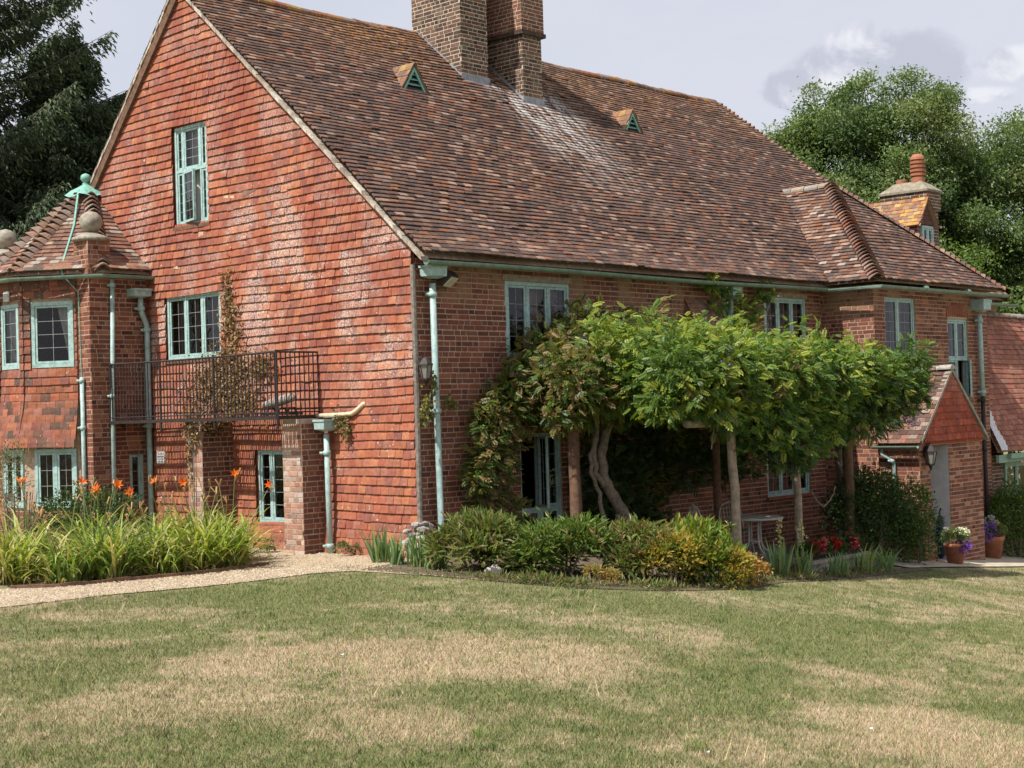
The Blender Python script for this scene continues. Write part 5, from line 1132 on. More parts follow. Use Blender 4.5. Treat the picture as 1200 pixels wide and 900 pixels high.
shrub('border_shrub', 'lance leaved green shrub beside the foot of the corner downpipe', 'shrub', (-.50, -1.6), (.74, .70, .52), 3000, .15, .24, GP, 'shrubs along the front border')
shrub('border_shrub', 'green shrub below the open garden door, second along the border', 'shrub', (.10, -2.45), (.74, .66, .55), 2900, .14, .25, GP[:5] + [(.12, .2, .04)], 'shrubs along the front border')
shrub('border_shrub', 'mixed green and russet shrub in the middle of the border', 'shrub', (.75, -3.05), (.66, .6, .56), 2500, .13, .26, GP + [(.22, .13, .06), (.24, .18, .07)], 'shrubs along the front border')
shrub('border_shrub', 'bright yellow green shrub beside the pergola front post', 'shrub', (1.72, -3.3), (.80, .60, .58), 3300, .15, .25, YG[:4] + [(.19, .26, .04), (.14, .23, .035)], 'shrubs along the front border')
shrub('golden_shrub', 'golden yellow leaved shrub in front of the russet border shrub', 'shrub', (.85, -3.58), (.46, .36, .56), 1500, .07, .4, GO[:4] + YG[:2], 'golden plants in the border')
shrub('golden_shrub', 'small golden yellow plant at the lawn edge below the bright shrub', 'shrub', (1.85, -3.80), (.36, .26, .42), 1100, .07, .4, GO + YG[2:4], 'golden plants in the border')
shrub('golden_shrub', 'low orange tinted plant spilling onto the lawn beside the pergola post', 'shrub', (2.42, -3.62), (.36, .30, .30), 1100, .055, .4, [(.5, .27, .06), (.42, .24, .07), (.36, .24, .08), (.5, .33, .08)], 'golden plants in the border')
shrub('golden_shrub', 'small orange tinted plant at the lawn edge in front of the second shrub', 'shrub', (-.28, -3.32), (.30, .24, .20), 500, .05, .4, [(.45, .25, .07), (.36, .24, .08), (.2, .2, .05)], 'golden plants in the border')
shrub('evergreen_shrub', 'dark evergreen shrub against the bay beside the porch', 'shrub', (8.9, -1.75), (1.1, .8, 1.3), 7000, .075, .5, DK + [(.07, .13, .03)], None, .2, stems=10)
shrub('hedge_shrub', 'sunlit clipped green shrub touching the porch pier', 'shrub', (9.72, -2.1), (.60, .5, 1.15), 3600, .06, .55, [(.10, .16, .035), (.13, .20, .04), (.07, .12, .03), (.05, .09, .025)], None, .2)
shrub('rose_bush', 'green shrub with one pink bloom under the side wing fascia', 'shrub', (15.0, -1.5), (.75, .45, 1.28), 3800, .07, .55, [(.09, .15, .03), (.12, .19, .04), (.06, .11, .025)], None, .2)
shrub('hedge_shrub', 'leafy shrub with lime green young leaves right of the terracotta pots', 'shrub', (16.3, -2.0), (1.05, .8, 1.15), 5200, .09, .55, [(.08, .14, .03), (.11, .18, .035), (.06, .1, .025), (.22, .32, .05)], None, .2)
shrub('tower_shrub', 'dark green shrub behind the daylilies under the tower', 'shrub', (-2.0, 5.2), (1.1, .8, .82), 3800, .07, .45, DK + [(.07, .12, .03), (.09, .14, .035)], None, .2)
shrub('tower_shrub', 'seedy grey pink perennial in front of the tower window', 'shrub', (-3.2, 5.0), (.55, .5, 1.45), 1500, .05, .35, [(.22, .2, .12), (.3, .22, .17), (.12, .15, .06)], None, .6, stems=20)
for c, lab in (((-.25, 1.25), 'small weed at the wall foot between pier pipe and corner'), ((-.45, 2.75), 'small weed at the wall foot under the gable window')): shrub('wall_weed', lab, 'weed', c, (.22, .16, .16), 260, .05, .4, [(.14, .17, .06), (.10, .15, .05), (.2, .17, .08)], 'weeds at the wall foot', stems=2)

# creepers: the dry one on the gable, small ones by the corner
def creeper(name, label, spots, pal, L, dens, stems, wallx=None):
    t = thing(name, label, 'creeper', (0, 0, 0)); parts = []
    for (x, y, z, rx, ry, rz) in spots:
        n = int(dens * (abs(ry) + abs(rx)) * rz); P = np.array([x, y, z]) + RNG.standard_normal((n, 3)) * (rx, ry, rz) * .5; P[:, 0] = np.minimum(P[:, 0], wallx) if wallx is not None else P[:, 0]
        D = unit(np.array([-.5, -.3, -.5]) + .8 * RNG.standard_normal((n, 3))); parts.append(leaves(P, D, unit(np.array([-1, -.2, .4]) + .5 * RNG.standard_normal((n, 3))), RNG.uniform(.6, 1.3, n) * L, L * .8, pick(pal, n, .35)))
    foliage('foliage', join(parts), t); mb = MB()
    for s in stems: mb.tube(s, .010, 5)
    mb.build('stem', M_BARK, t); return t
DRY = [(.26, .16, .075), (.20, .12, .06), (.34, .24, .13), (.14, .085, .045), (.4, .3, .18)]
creeper('dry_creeper', 'dried brown creeper climbing the gable behind the balcony and down the far pier',
        [(-.07, 4.15, 3.85, .02, .16, .5), (-.07, 4.05, 3.3, .03, .28, .5), (-.08, 4.2, 2.75, .04, .75, .35), (-.08, 4.35, 2.4, .05, .95, .4), (-.1, 3.3, 2.75, .03, .35, .2), (-.68, 4.33, 1.85, .04, .2, .3), (-.66, 4.42, 1.4, .02, .05, .4), (-.45, 4.1, 1.9, .25, .06, .18), (-.08, 3.9, 2.2, .04, .5, .2)],
        DRY, .055, 3000, [[(-.66, 4.34, -.1), (-.66, 4.3, 1.9), (-.06, 4.2, 2.6), (-.05, 4.1, 4.2)], [(-.05, 4.2, 2.5), (-.06, 3.6, 2.6), (-.05, 3.1, 2.9)], [(-.05, 4.3, 2.3), (-.05, 4.9, 2.7)]])
creeper('corner_creeper', 'small yellow green creeper beside the corner downpipe', [(.02, -.16, 2.15, .06, .05, .22), (.12, -.2, 2.35, .05, .04, .2), (-.02, -.15, 1.92, .07, .05, .12), (.55, -.10, 2.1, .14, .03, .12)], [(.2, .2, .05), (.28, .22, .07), (.12, .16, .04)], .06, 1900, [[(.05, -.13, 1.8), (.1, -.15, 2.2), (.18, -.16, 2.5)]])
creeper('pier_creeper', 'small tuft of creeper above the pier downpipe hopper', [(-.12, 1.5, 1.9, .06, .16, .14), (-.1, 1.38, 1.75, .05, .1, .16)], [(.13, .16, .05), (.2, .17, .07), (.28, .18, .09)], .05, 2600, [[(-.05, 1.8, 1.9), (-.06, 1.4, 1.8)]])

# strap leaved clumps: daylilies, irises
def strap_mesh(n, L, w, spread, arch, pal, R=.12, up=1.0):
    V = []; F = []; C = []; S_ = 6; o = 0
    for k in range(n):
        a = random.uniform(0, 6.28); r = R * math.sqrt(random.random()); l = L * random.uniform(.6, 1.15); th = spread * random.uniform(.1, 1.0); ar = arch * random.uniform(.5, 1.4); p = np.array([r * math.cos(a * 1.7 + k), r * math.sin(a * 1.7 + k), -.01]); ww = w * random.uniform(.7, 1.2)
        c = np.array(random.choice(pal)) * random.uniform(.78, 1.22); tw = random.uniform(-.6, .6); ds = l / S_; sd = np.array([-math.sin(a + tw), math.cos(a + tw), 0])
        for s in range(S_ + 1):
            t = s / S_; wd = ww * (1 - t ** 2.2) * (.75 + .5 * min(t * 3, 1)) * .5; V += [p - sd * wd, p + sd * wd]; C_ = c
            an = th + ar * t * t * 2; p = p + ds * np.array([math.cos(a) * math.sin(an), math.sin(a) * math.sin(an), math.cos(an)])
        for s in range(S_): F.append((o + 2 * s, o + 2 * s + 1, o + 2 * s + 3, o + 2 * s + 2)); C.append(c * (1 + .25 * (s / S_)))
        o += 2 * (S_ + 1)
    return np.array(V), np.array(F), np.array(C)
LILY = [(.27, .32, .06), (.33, .36, .085), (.20, .27, .05), (.42, .41, .13), (.12, .19, .04), (.42, .37, .15), (.26, .31, .065), (.09, .15, .03)]
def bloom(parent, p, s, pal, petals=6, flare=.9, name='flower'):
    d = unit(np.array([[random.uniform(-.9, .1), random.uniform(-.8, .2), random.uniform(.2, .7)]]))[0]; P = []; D = []
    a0 = random.uniform(0, 6); u = unit(np.cross(d, [0, 0, 1])[None])[0]; v = np.cross(d, u); parts = []
    for k in range(petals):
        a = a0 + 2 * PI * k / petals; o = u * math.cos(a) + v * math.sin(a); parts.append(leaves(np.array([p]), (d + o * flare)[None], (d - o * .3)[None], s, s * .42, pick(pal, 1, .12), .15, .25))
    return foliage(name, join(parts), parent, M_PETAL)
def lily(x, y, label, nb=110, L=.85, flowers=(), buds=3):
    t = thing('daylily_clump', label, 'daylily', (x, y, gz(x, y) + .01), 'daylilies in the gravel border'); V, F, C = strap_mesh(nb, L * random.uniform(.82, 1.08), .034, random.uniform(.8, 1.1), random.uniform(.75, 1.15), random.sample(LILY, 5), .26); np_mesh('leaves', V, F, M_LEAF, C, None, t)
    dV, dF, dC = strap_mesh(44, L * .55, .024, 1.35, .8, [(.36, .26, .13), (.28, .18, .09), (.42, .33, .2)], .24); np_mesh('dead_leaves', dV, dF, M_LEAF, dC, None, t)
    mb = MB(); 
    for (fx, fy, fz) in flowers:
        mb.tube([(fx * .2, fy * .2, 0), (fx * .6, fy * .6, fz * .6), (fx, fy, fz)], [.008, .006, .005], 5, (.14, .19, .05)); bloom(t, (fx, fy, fz), random.uniform(.08, .105), [(.80, .17, .025), (.72, .13, .02), (.85, .24, .04)])
        for k in range(2): mb.tube([(fx, fy, fz - .1), (fx + random.uniform(-.1, .1), fy + random.uniform(-.1, .1), fz + random.uniform(-.02, .1))], [.005, .013], 5, (.40, .22, .06))
    for k in range(buds):
        a = random.uniform(0, 6.28); q = random.uniform(.1, .4); h = random.uniform(.7, 1.15); p = (q * math.cos(a), q * math.sin(a), h); mb.tube([(0, 0, 0), (p[0] * .5, p[1] * .5, h * .6), p], [.008, .006, .005], 5, (.17, .2, .06))
        for s in range(2): mb.tube([p, (p[0] + random.uniform(-.06, .06), p[1] + random.uniform(-.06, .06), h + .09)], [.006, .012], 5, (.42, .25, .1))
    if mb.v: mb.build('flower_stem', leaf_mat('stalk', .1), t)
LL = [((-4.55, 2.7), 'daylily clump at the left end of the border, buds only', ()), ((-4.2, 2.0), 'arching daylily clump at the gravel edge, nearest the frame side', ()), ((-4.0, 3.2), 'daylily clump with one orange flower in front of the tower window', ((-.05, .1, 1.22),)),
      ((-3.65, 1.88), 'front daylily clump with pale arching leaves at the gravel edge', ()), ((-3.35, 2.6), 'daylily clump with a close group of orange flowers below the tower window', ((-.1, .25, 1.18), (.02, .05, 1.08), (.26, -.02, 1.14), (.42, -.1, 1.02))), ((-3.0, 1.74), 'front daylily clump in the middle of the border', ()),
      ((-2.7, 2.4), 'daylily clump with flower buds before the tower corner', ()), ((-2.45, 1.62), 'daylily clump with dead straw leaves at the gravel edge', ()), ((-2.0, 2.4), 'daylily clump with two orange flowers in front of the far pier', ((-.42, .28, 1.14), (-.1, .08, 1.12))),
      ((-2.1, 1.6), 'daylily clump at the right front of the border', ()), ((-1.62, 2.12), 'daylily clump with two orange flowers beside the gable window', ((.15, .05, 1.2), (.62, -.12, 1.02))), ((-1.72, 2.75), 'upright daylily clump behind the right end of the border', ()), ((-3.0, 3.5), 'daylily clump at the back under the tower', ()), ((-1.9, 3.2), 'daylily clump at the back before the brick pier', ())]
for (x, y), lab, fl in LL: lily(x, y, lab, 150, .98 if y < 3 else 1.05, fl, 3 if not fl else 2)
IR = [(.14, .24, .12), (.18, .28, .13), (.22, .30, .12), (.28, .32, .12), (.11, .19, .09)]
for x, y, L, lab in ((-.62, .12, .50, 'blue green iris tuft against the tiled wall, leftmost of four'), (-.70, -.30, .42, 'small iris tuft between the leftmost tuft and the rubble corner'), (-.72, -.68, .48, 'iris tuft in front of the rubble corner'), (-.80, -1.08, .46, 'iris tuft beside the shrub by the downpipe foot'),
                     (3.95, -3.12, .55, 'pale iris tuft right of the metal table'), (4.4, -3.2, .5, 'yellow green iris tuft beside the pale one by the table'), (5.4, -3.2, .38, 'low iris tuft under the red flowers'), (6.5, -2.98, .52, 'iris tuft with leaning leaves near the dark shrub'), (7.3, -2.9, .45, 'iris tuft nearest the porch step')):
    t = thing('iris_tuft', lab, 'iris', (x, y, gz(x, y)), 'irises along the border'); V, F, C = strap_mesh(46, L, .030, .45, .16 if x < 6 else .5, IR, .13); np_mesh('leaves', V, F, M_LEAF, C, None, t)
    if 3.9 < x < 4.5:
        mb = MB(); mb.tube([(.05, 0, 0), (.06, .02, .45), (.07, .02, .78)], [.008, .007, .005], 5, (.2, .25, .08)); mb.build('flower_stem', M_LEAF, t); parts = []
        q = np.array([(.065, .02, z) for z in np.linspace(.45, .8, 36)]) + RNG.standard_normal((36, 3)) * .02; parts.append(leaves(q, rdir(36, .3), rdir(36), .05, .035, pick([(.6, .55, .25), (.55, .5, .3)], 36))); foliage('flower', join(parts), t, M_PETAL)

# ------------------------------------------------------------------ trees
def broadleaf(name, label, base, H, crown, nc, per, L, pal, group=None, seed=1, trunk=.45, extra=()):
    rng = np.random.default_rng(seed); t = thing(name, label, 'tree', (base[0], base[1], gz(*base)), group); c0, r0 = np.array(crown[0]) - np.array(t.location), np.array(crown[1]); parts = []; tips = []
    for k in range(nc):
        d = unit(rng.standard_normal((1, 3)))[0]; rad_ = rng.uniform(.2, 1) ** .36; lump = 1 + .16 * math.sin(d[0] * 5 + seed) * math.cos(d[2] * 4 + d[1] * 3) + .08 * rng.standard_normal(); p = c0 + d * r0 * rad_ * lump; tips.append(p)
    for k in range(nc // 5): d = unit(rng.standard_normal((1, 3)) + (0, 0, .3))[0]; tips.append(c0 + d * r0 * rng.uniform(.98, 1.14))
    for e in extra: tips.append(np.array(e) - np.array(t.location))
    for ip, p in enumerate(tips):
        out_ = ip >= nc; n = int(per * rng.uniform(.6, 1.4) * (.22 if out_ else 1)); s = rng.uniform(.75, 1.25) * (.48 if out_ else 1); P = p + unit(rng.standard_normal((n, 3))) * (rng.random((n, 1)) ** .45) * np.array([s, s, s * .6]) + rng.standard_normal((n, 3)) * .14; out = unit(P - c0)
        D = unit(.5 * out + (0, 0, -.25) + .7 * rng.standard_normal((n, 3))); Nv = unit(np.array([-.15, 0, 1]) + .5 * out + .45 * rng.standard_normal((n, 3))); l = rng.uniform(.7, 1.3, n) * L
        pc = np.array(pal)[rng.integers(0, len(pal))]; C = np.where(rng.random((n, 1)) < .75, pc, np.array(pal)[rng.integers(0, len(pal), n)]) * rng.uniform(.75, 1.25, (n, 1)); parts.append(leaves(P, D, Nv, l, l * .55, C))
    foliage('crown', join(parts), t); mb = MB(); mb.tube([(0, 0, -.3), (.1, 0, H * .2), (-.1, .1, H * .45), (0, 0, H * .7)], [trunk, trunk * .8, trunk * .6, trunk * .25], 10)
    for p in tips[::4]:
        a = np.array([0, 0, H * rng.uniform(.25, .6)]); m = (a + p) / 2 + rng.standard_normal(3) * .4 + (0, 0, .3); mb.tube([a, m, p], [trunk * .22, trunk * .13, trunk * .04], 5)
    mb.build('trunk', M_BARK, t); return t
ASH = [(.11, .17, .06), (.135, .195, .066), (.165, .23, .078), (.075, .125, .045), (.20, .24, .095)]
broadleaf('ash_tree', 'tall rounded broadleaf tree rising behind the roof and end chimney', (35.2, 13.2), 14, ((35.2, 13.3, 8.7), (4.3, 4.5, 4.7)), 250, 800, .135, ASH, 'trees behind the house', 3, extra=[(37.7, 10.6, 11.0), (37.8, 10.5, 11.6), (33.3, 15.1, 11.8), (32.7, 15.9, 10.2), (35.9, 12.6, 13.3), (34.6, 13.7, 13.2)])
broadleaf('broadleaf_tree', 'lower spreading broadleaf tree at the right edge beyond the chimney', (42.5, 8.0), 11, ((41.0, 9.4, 7.4), (5.4, 5.2, 4.6)), 230, 720, .14, ASH + [(.14, .20, .05)], 'trees behind the house', 8, .4)
broadleaf('broadleaf_tree', 'small bright green tree just behind the end chimney', (30.5, 8.2), 6.5, ((30.5, 8.2, 4.4), (2.2, 2.2, 2.4)), 46, 420, .13, [(.13, .20, .04), (.16, .23, .05), (.10, .16, .035)], 'trees behind the house', 12, .2)
broadleaf('broadleaf_tree', 'dark leafy tree low behind the side wing', (36.0, 5.0), 7, ((36.0, 5.0, 3.6), (3.4, 3.0, 3.2)), 70, 300, .18, ASH[:4], 'trees behind the house', 15, .3)
def conifer(name, label, base, H, R, z0, seed, pal, nbr=150, group='dark evergreens behind the tower', asc=.35, per=300):
    rng = np.random.default_rng(seed); t = thing(name, label, 'tree', (base[0], base[1], gz(*base)), group); parts = []; mb = MB(); mb.tube([(0, 0, -.3), (0, 0, H * .5), (0, 0, H)], [.5, .3, .04], 10)
    for k in range(nbr):
        f = (k + rng.random()) / nbr; z = z0 + (H - z0) * f; L = R * (1 - f) ** .75 * rng.uniform(.65, 1.12) + .4; a = rng.uniform(0, 2 * PI); d = np.array([math.cos(a), math.sin(a), 0])
        pts = []; m = 9
        for s in range(m + 1): u = s / m; pts.append(np.array([0, 0, z]) + d * L * u + np.array([0, 0, L * (asc * u * .9 - .28 * u * u + (.22 * u ** 3))]))
        mb.tube([tuple(p) for p in pts[::3]], [.05, .03, .018, .006], 5); pts = np.array(pts)
        n = int(per * (L / R + .12)); u = rng.uniform(.12, 1, n) ** .8 * m; i = np.minimum(u.astype(int), m - 1); P = pts[i] + (pts[i + 1] - pts[i]) * (u - i)[:, None]; sd = np.array([-d[1], d[0], 0]); wd = .10 + .26 * L / 4 * (1 - u / m) ** .6
        off = rng.standard_normal(n) * wd * 1.4; P = P + sd * off[:, None] + np.stack([np.zeros(n), np.zeros(n), -np.abs(off) * .35 - rng.exponential(.16, n)], 1)
        D = unit(d * .6 + sd * np.sign(off)[:, None] * .55 + np.array([0, 0, -.45]) + .35 * rng.standard_normal((n, 3))); Nv = unit(np.array([0, 0, 1]) + .5 * rng.standard_normal((n, 3))); l = rng.uniform(.11, .24, n)
        parts.append(leaves(P, D, Nv, l, l * .34, np.array(pal)[rng.integers(0, len(pal), n)] * rng.uniform(.7, 1.3, (n, 1)), .2, .25))
    foliage('crown', join(parts), t, M_NEEDLE); mb.build('trunk', M_BARK, t)
FIR = [(.075, .11, .06), (.095, .135, .07), (.058, .09, .05), (.125, .155, .085)]
conifer('fir_tree', 'tall dark fir with drooping sprays at the upper left', (6.6, 28.0), 24, 7.6, 1.0, 5, FIR, 240, per=1150, asc=.62)
conifer('yew_tree', 'dense dark evergreen directly behind the tower roof', (10.6, 27.0), 14.0, 4.8, .5, 6, FIR[:3], 230, per=1000, asc=.55)
conifer('yew_tree', 'dark evergreen at the left edge behind the stone ball', (4.6, 27.0), 14, 4.4, .5, 9, FIR[:3], 150, per=800)
hd = thing('hedge', 'tall mixed hedge along the far garden boundary', 'hedge', (10, 40, 0))
def hedge():
    n = 26000; u = RNG.random(n); P = np.stack([-20 + 45 * u, 42 + 0 * u - 12 * u, RNG.uniform(-1.5, 4.5, n)], 1) + RNG.standard_normal((n, 3)) * (.6, .9, .5)
    n2 = 9000; u2 = RNG.random(n2); P2 = np.stack([34 + 22 * u2, 22 - 30 * u2, RNG.uniform(-2, 3.2, n2)], 1) + RNG.standard_normal((n2, 3)) * (.8, .8, .5)
    P = np.concatenate([P, P2]); n += n2; foliage('foliage', rel(leaves(P, rdir(n), rdir(n, .6), .42, .26, pick(ASH[:4] + DK, n)), hd.location), hd)
hedge()

def ground_cover():
    n = 2800; x = -1.4 + 8.9 * RNG.random(n) ** 2.0 + .15 * np.sin(RNG.uniform(0, 60, n)); lo = np.interp(x, [p[0] for p in LAWN], [p[1] for p in LAWN]); y = lo + .05 + np.abs(RNG.normal(0, .28, n)); P = np.stack([x, y, ground(x, y) + .01 + RNG.random(n) * .05], 1)
    hgt = RNG.uniform(.035, .10, n) * (1 + .5 * np.sin(x * 5)); D = unit(np.array([0, -.2, 1.0]) + .7 * RNG.standard_normal((n, 3))); C = pick([(.12, .17, .045), (.16, .2, .06), (.2, .2, .08), (.25, .2, .1), (.3, .25, .12), (.10, .15, .04)], n)
    o = foliage('ground_cover', leaves(P, D, rdir(n), hgt, hgt * .22, C), None); tag(o, 'low weeds and grasses along the front of the border', 'weeds', kind='stuff')
ground_cover()
# ------------------------------------------------------------------ furniture, pots and small things
def metal_table():
    c = (5.1, -1.95); t = thing('garden_table', 'round cream metal garden table with curved legs under the pergola', 'table', (*c, gz(*c) + .016)); mb = MB(); mb.lathe([(.40, .675), (.425, .675), (.435, .69), (.425, .705), (.40, .705)], n=32); mb.tube([(.42 * math.cos(a), .42 * math.sin(a), .69) for a in np.linspace(0, 2 * PI, 33)], .018, 8); top = mb.build('table_rim', M_GMETAL, t, True)
    mb = MB(); mb.lathe([(0, .685), (.41, .685), (.41, .70), (0, .70)], n=32); mb.build('table_top', M_SMOKE, t)
    for k in range(4):
        a = PI / 4 + k * PI / 2 + .35; ca, sa = math.cos(a), math.sin(a); mb = MB(); mb.tube([(r * ca, r * sa, z) for r, z in ((.11, .67), (.10, .55), (.10, .40), (.11, .30), (.16, .22), (.26, .15), (.33, .08), (.355, .0))], .016, 8); mb.build('leg', M_GMETAL, t, True)
    mb = MB(); mb.tube([(.10 * math.cos(a), .10 * math.sin(a), .34) for a in np.linspace(0, 2 * PI, 25)], .011, 6); mb.tube([(.11 * math.cos(a), .11 * math.sin(a), .66) for a in np.linspace(0, 2 * PI, 25)], .011, 6); mb.build('ring', M_GMETAL, t)
metal_table()
def chair(x, y, rz, label):
    t = thing('garden_chair', label, 'chair', (x, y, gz(x, y) + .016), 'metal chairs at the garden table'); t.rotation_euler = (0, 0, rz); m = M_GMETAL
    mb = MB(); mb.tube([(-.21, .20, .02), (-.20, .19, .44), (-.20, .22, .62), (-.15, .26, .80), (0, .28, .87), (.15, .26, .80), (.20, .22, .62), (.20, .19, .44), (.21, .20, .02)], .012, 7); mb.build('back_frame', m, t, True)
    mb = MB()
    for k in range(-3, 4): mb.tube([(k * .05, .205, .45), (k * .05, .255, .84 - .035 * abs(k) ** 1.2)], .005, 5)
    mb.build('backrest', m, t); mb = MB(); mb.lathe([(0, .43), (.20, .43), (.215, .445), (.20, .46), (0, .46)], n=22); mb.build('seat', M_SMOKE, t)
    for s in (-1, 1): mb = MB(); mb.tube([(s * .16, -.13, .44), (s * .20, -.20, .02)], .012, 7); mb.build('leg', m, t)
chair(4.25, -1.75, rad(60), 'loop backed metal chair left of the garden table'); chair(5.5, -1.35, rad(-30), 'metal chair behind the garden table')
b = thing('rustic_bench', 'low rustic bench with a rough plank seat in the shade beneath the wisteria', 'bench', (3.75, -1.35, gz(3.75, -1.35)))
mb = MB(); mb.prism([(-.45, -.16), (-.2, -.19), (.2, -.17), (.46, -.14), (.47, .12), (.1, .17), (-.3, .15), (-.47, .1)], .40, .48); mb.build('seat', M_WOOD, b)
for x in (-.32, .33): mb = MB(); mb.tube([(x, 0, .0), (x, 0, .4)], [.08, .07], 8); mb.build('leg', M_WOOD, b)
# terracotta pots with their flowers
def pot(x, y, r, h, label, plant_label, kind):
    z = gz(x, y) + .024; t = thing('flower_pot', label, 'pot', (x, y, z), 'terracotta pots by the porch'); mb = MB(); mb.lathe([(r * .72, 0), (r * .93, h * .80), (r * 1.0, h * .80), (r * 1.03, h), (r * .9, h), (r * .88, h * .9)], n=24); p = mb.build('pot_body', M_TERRA, t, True); mb = MB(); mb.lathe([(0, h * .9), (r * .89, h * .9)], n=20); mb.build('soil', M_SOIL, t)
    q = thing('pot_plant', plant_label, 'flowers', (x, y, z + h * .9), 'flowering plants in pots'); parts = []; n = 520; P, d = shell((0, 0, .10), (r * 1.2, r * 1.2, .17), n, .2, -.2); parts.append(leaves(P, unit(d + (0, 0, .6)), rdir(n, 1), .08, .028, pick([(.12, .19, .05), (.17, .22, .08), (.09, .15, .04), (.25, .26, .12)], n))); foliage('foliage', join(parts), q)
    fl = {0: [((.02, -.17, .02), .12, [(.16, .06, .42), (.22, .1, .5)]), ((-.03, -.20, -.06), .09, [(.15, .05, .4)]), ((.10, -.13, .22), .085, [(.75, .72, .6)]), ((-.02, -.12, .25), .085, [(.8, .78, .7)]), ((.19, -.12, .21), .07, [(.78, .74, .6)]), ((.25, .05, .02), .06, [(.2, .1, .45)]), ((-.22, .05, .3), .04, [(.6, .5, .6)])],
          1: [((-.25, -.1, .20), .13, [(.16, .06, .42), (.24, .12, .52)]), ((-.32, -.08, .05), .09, [(.25, .15, .5)]), ((-.05, 0, .33), .12, [(.42, .4, .55)]), ((.12, .0, .27), .10, [(.6, .5, .25), (.55, .4, .2)]), ((.0, -.05, .24), .08, [(.5, .45, .55)]), ((.25, 0, .18), .08, [(.55, .42, .3)])]}[kind]
    for c, s, pal in fl: n = 60; P, d = shell(c, (s, s, s * .8), n, .5); f = leaves(P, unit(d + .4 * RNG.standard_normal((n, 3))), rdir(n), s * .5, s * .45, pick(pal, n)); foliage('flower', f, q, M_PETAL)
pot(10.95, -2.25, .19, .36, 'smaller terracotta pot at the lawn edge in front of the porch opening', 'purple petunias and white blooms in the smaller terracotta pot', 0)
pot(13.75, -1.62, .24, .42, 'larger terracotta pot against the wall right of the porch', 'purple and lilac flowers in the larger terracotta pot', 1)
# trough of red flowers
tr = thing('stone_trough', 'low dark trough of red flowers behind the irises', 'trough', (6.2, -2.62, gz(6.2, -2.62))); mb = MB(); mb.box(-.85, .85, -.14, .14, 0, .20); mb.box(-.88, .88, -.17, .17, .17, .22); mb.build('trough_body', M_STONE, tr); mb = MB(); mb.box(-.8, .8, -.10, .10, .215, .235); mb.build('soil', M_SOIL, tr)
for k, (x, lab) in enumerate(((-.72, 'crimson geranium at the table end of the trough'), (-.30, 'pink geranium beside the crimson one in the trough'), (.12, 'scarlet geranium in the middle of the trough'), (.62, 'geranium with a pale pink bloom at the shrub end of the trough'))):
    c = (6.2 + x, -2.62); g_ = thing('geranium', lab, 'flowers', (*c, gz(6.2, -2.62) + .22), 'geraniums in the trough'); n = 240; P, d = shell((0, 0, .1), (.22, .13, .15), n, .3, -.3); foliage('foliage', leaves(P, unit(d + (0, 0, .5)), rdir(n, 1), .06, .055, pick(DK + [(.08, .13, .03)], n)), g_)
    for q in range(3): s = .06; cc = (random.uniform(-.16, .16), random.uniform(-.12, -.02), random.uniform(.12, .27)); n = 40; P, d = shell(cc, (s, s, s * .8), n, .5); foliage('flower', leaves(P, unit(d + .4 * RNG.standard_normal((n, 3))), rdir(n), .04, .035, pick([[(.5, .02, .04)], [(.62, .12, .14)], [(.6, .03, .03)], [(.7, .2, .24), (.5, .02, .04)]][k], n)), g_, M_PETAL)
foliage('flower', rel(leaves(np.array([(14.62, -1.9, .63)]) + RNG.standard_normal((40, 3)) * .04, rdir(40), rdir(40), .06, .05, pick([(.65, .25, .25)], 40)), (14.85, -1.45, gz(14.85, -1.45))), bpy.data.objects['rose_bush'], M_PETAL)
# timber edging of the lily border and stones in the front bed
ed = [(-4.96, 1.96), (-4.52, 1.56), (-3.66, 1.38), (-2.68, 1.18), (-1.95, 1.21), (-1.6, 1.3)]
t = thing('border_edging', 'low dark timber edging between the daylilies and the gravel', 'edging', (ed[0][0], ed[0][1], 0)); mb = MB()
for (xa, ya), (xb, yb) in zip(ed[:-1], ed[1:]):
    n = int(math.hypot(xb - xa, yb - ya) / .3) + 1
    for k in range(n):
        a = k / n; b_ = (k + 1) / n; p = Vector((xa + (xb - xa) * a - ed[0][0], ya + (yb - ya) * a - ed[0][1], 0)); q = Vector((xa + (xb - xa) * b_ - ed[0][0], ya + (yb - ya) * b_ - ed[0][1], 0)); s = (q - p).normalized().cross(Vector((0, 0, 1))) * .018; za = gz(p.x + ed[0][0], p.y + ed[0][1]); h = .055 + random.uniform(-.008, .008)
        mb.add([p - s + Vector((0, 0, za - .05)), q - s + Vector((0, 0, za - .05)), q + s + Vector((0, 0, za - .05)), p + s + Vector((0, 0, za - .05)), p - s + Vector((0, 0, za + h)), q - s + Vector((0, 0, za + h)), q + s + Vector((0, 0, za + h)), p + s + Vector((0, 0, za + h))], [(0, 3, 2, 1), (4, 5, 6, 7), (0, 1, 5, 4), (1, 2, 6, 5), (2, 3, 7, 6), (3, 0, 4, 7)])
mb.build('edging_board', M_DWOOD, t)
def rock(x, y, s, lab, zoff=0, flat=.7, m=M_STONE):
    t = thing('pale_stone', lab, 'stone', (x, y, gz(x, y) + zoff), 'pale stones in the border'); bmv = []; n, k = 10, 7; seed = random.uniform(0, 9); mb = MB(); vs = []
    for j in range(k + 1):
        for i in range(n): a = 2 * PI * i / n; ph = PI * j / k; r = s * (1 + .22 * math.sin(a * 2 + seed) * math.sin(ph * 3 + seed) + .1 * math.sin(a * 5 + seed * 2)); vs.append((r * math.sin(ph) * math.cos(a), r * math.sin(ph) * math.sin(a) * .8, r * flat * math.cos(ph) + s * flat * .5))
    mb.add(vs, [(j * n + i, j * n + (i + 1) % n, (j + 1) * n + (i + 1) % n, (j + 1) * n + i) for j in range(k) for i in range(n)]); mb.build('stone_body', m, t)
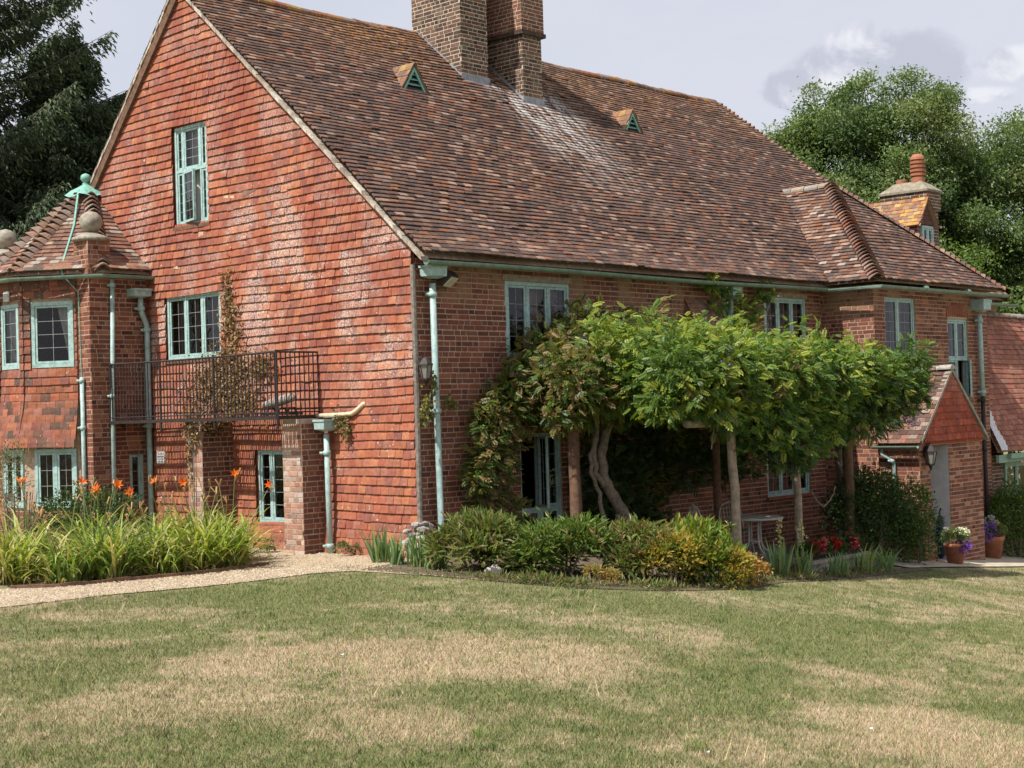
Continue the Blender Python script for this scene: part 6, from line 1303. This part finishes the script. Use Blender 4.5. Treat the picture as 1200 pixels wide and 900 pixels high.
PS = mat('pale_stone', (.46, .42, .38), var=.3, rough=.95, bump=.5)
rock(-.72, -2.05, .11, 'pale stone at the lawn side of the first border shrub', m=PS); rock(-.05, -2.0, .12, 'pale stone between the first and second border shrubs', m=PS); rock(.05, -1.75, .13, 'larger pale stone behind the first border shrub', .05, m=PS)
t = thing('stone_step', 'pale stone step below the open garden door', 'step', (2.5, -.3, gz(2.5, -.3))); mb = MB(); mb.box(-.6, .6, -.22, .28, 0, .18); mb.build('step_block', PS, t)
# a few pale scraps and leaves on the lawn
for x, y, s, lab, k in ((-6.21, -5.66, .028, 'white feather on the lawn, nearest the gravel side', 0), (-7.13, -4.65, .022, 'tan dead leaf on the lawn left of the white feather', 1), (-5.31, -6.53, .018, 'tiny white scrap on the dry patch of lawn', 0), (-.02, -4.30, .02, 'tiny white scrap on the grass below the golden shrub', 0), (-5.09, -9.71, .028, 'pale scrap on the dry lawn at the lower right', 0), (-6.83, -9.65, .02, 'white scrap beside a green tuft at the lawn foreground', 0), (-6.6, -8.4, .022, 'pale curled leaf in the middle foreground grass', 1)):
    t = thing('lawn_scrap', lab, 'feather' if k == 0 else 'leaf', (x, y, gz(x, y) + .025), 'scraps on the lawn'); mb = MB(); n = 7
    for i in range(n):
        a, b_ = -1 + 2 * i / n, -1 + 2 * (i + 1) / n; wa, wb = .45 * (1 - a * a), .45 * (1 - b_ * b_); za, zb = .3 * a * a, .3 * b_ * b_
        mb.add([(a * s, -wa * s, (za + .25) * s), (b_ * s, -wb * s, (zb + .25) * s), (b_ * s, 0, zb * s), (a * s, 0, za * s), (b_ * s, wb * s, (zb + .25) * s), (a * s, wa * s, (za + .25) * s)], [(0, 1, 2, 3), (3, 2, 4, 5)])
    mb.build('feather_vane' if k == 0 else 'leaf_blade', M_WHITE if k == 0 else M_WOOD, t)
# taller green tufts in the lawn
for x, y, L, lab in ((-6.75, -9.5, .10, 'green grass tuft in the lawn foreground, right of centre'), (-7.6, -8.6, .11, 'wispy grass tuft in the left foreground of the lawn'), (-4.38, -3.4, .06, 'small green tuft on the lawn near the gravel path'), (-5.9, -4.2, .06, 'dark green tuft on the lawn left of the dry patch')):
    t = thing('grass_tuft', lab, 'grass tuft', (x, y, gz(x, y)), 'green tufts in the lawn'); V, F, C = strap_mesh(60, L, .005, 1.0, .4, [(.12, .19, .04), (.15, .22, .05), (.2, .24, .08)], L * .8); np_mesh('blades', V, F, M_LEAF, C, None, t)
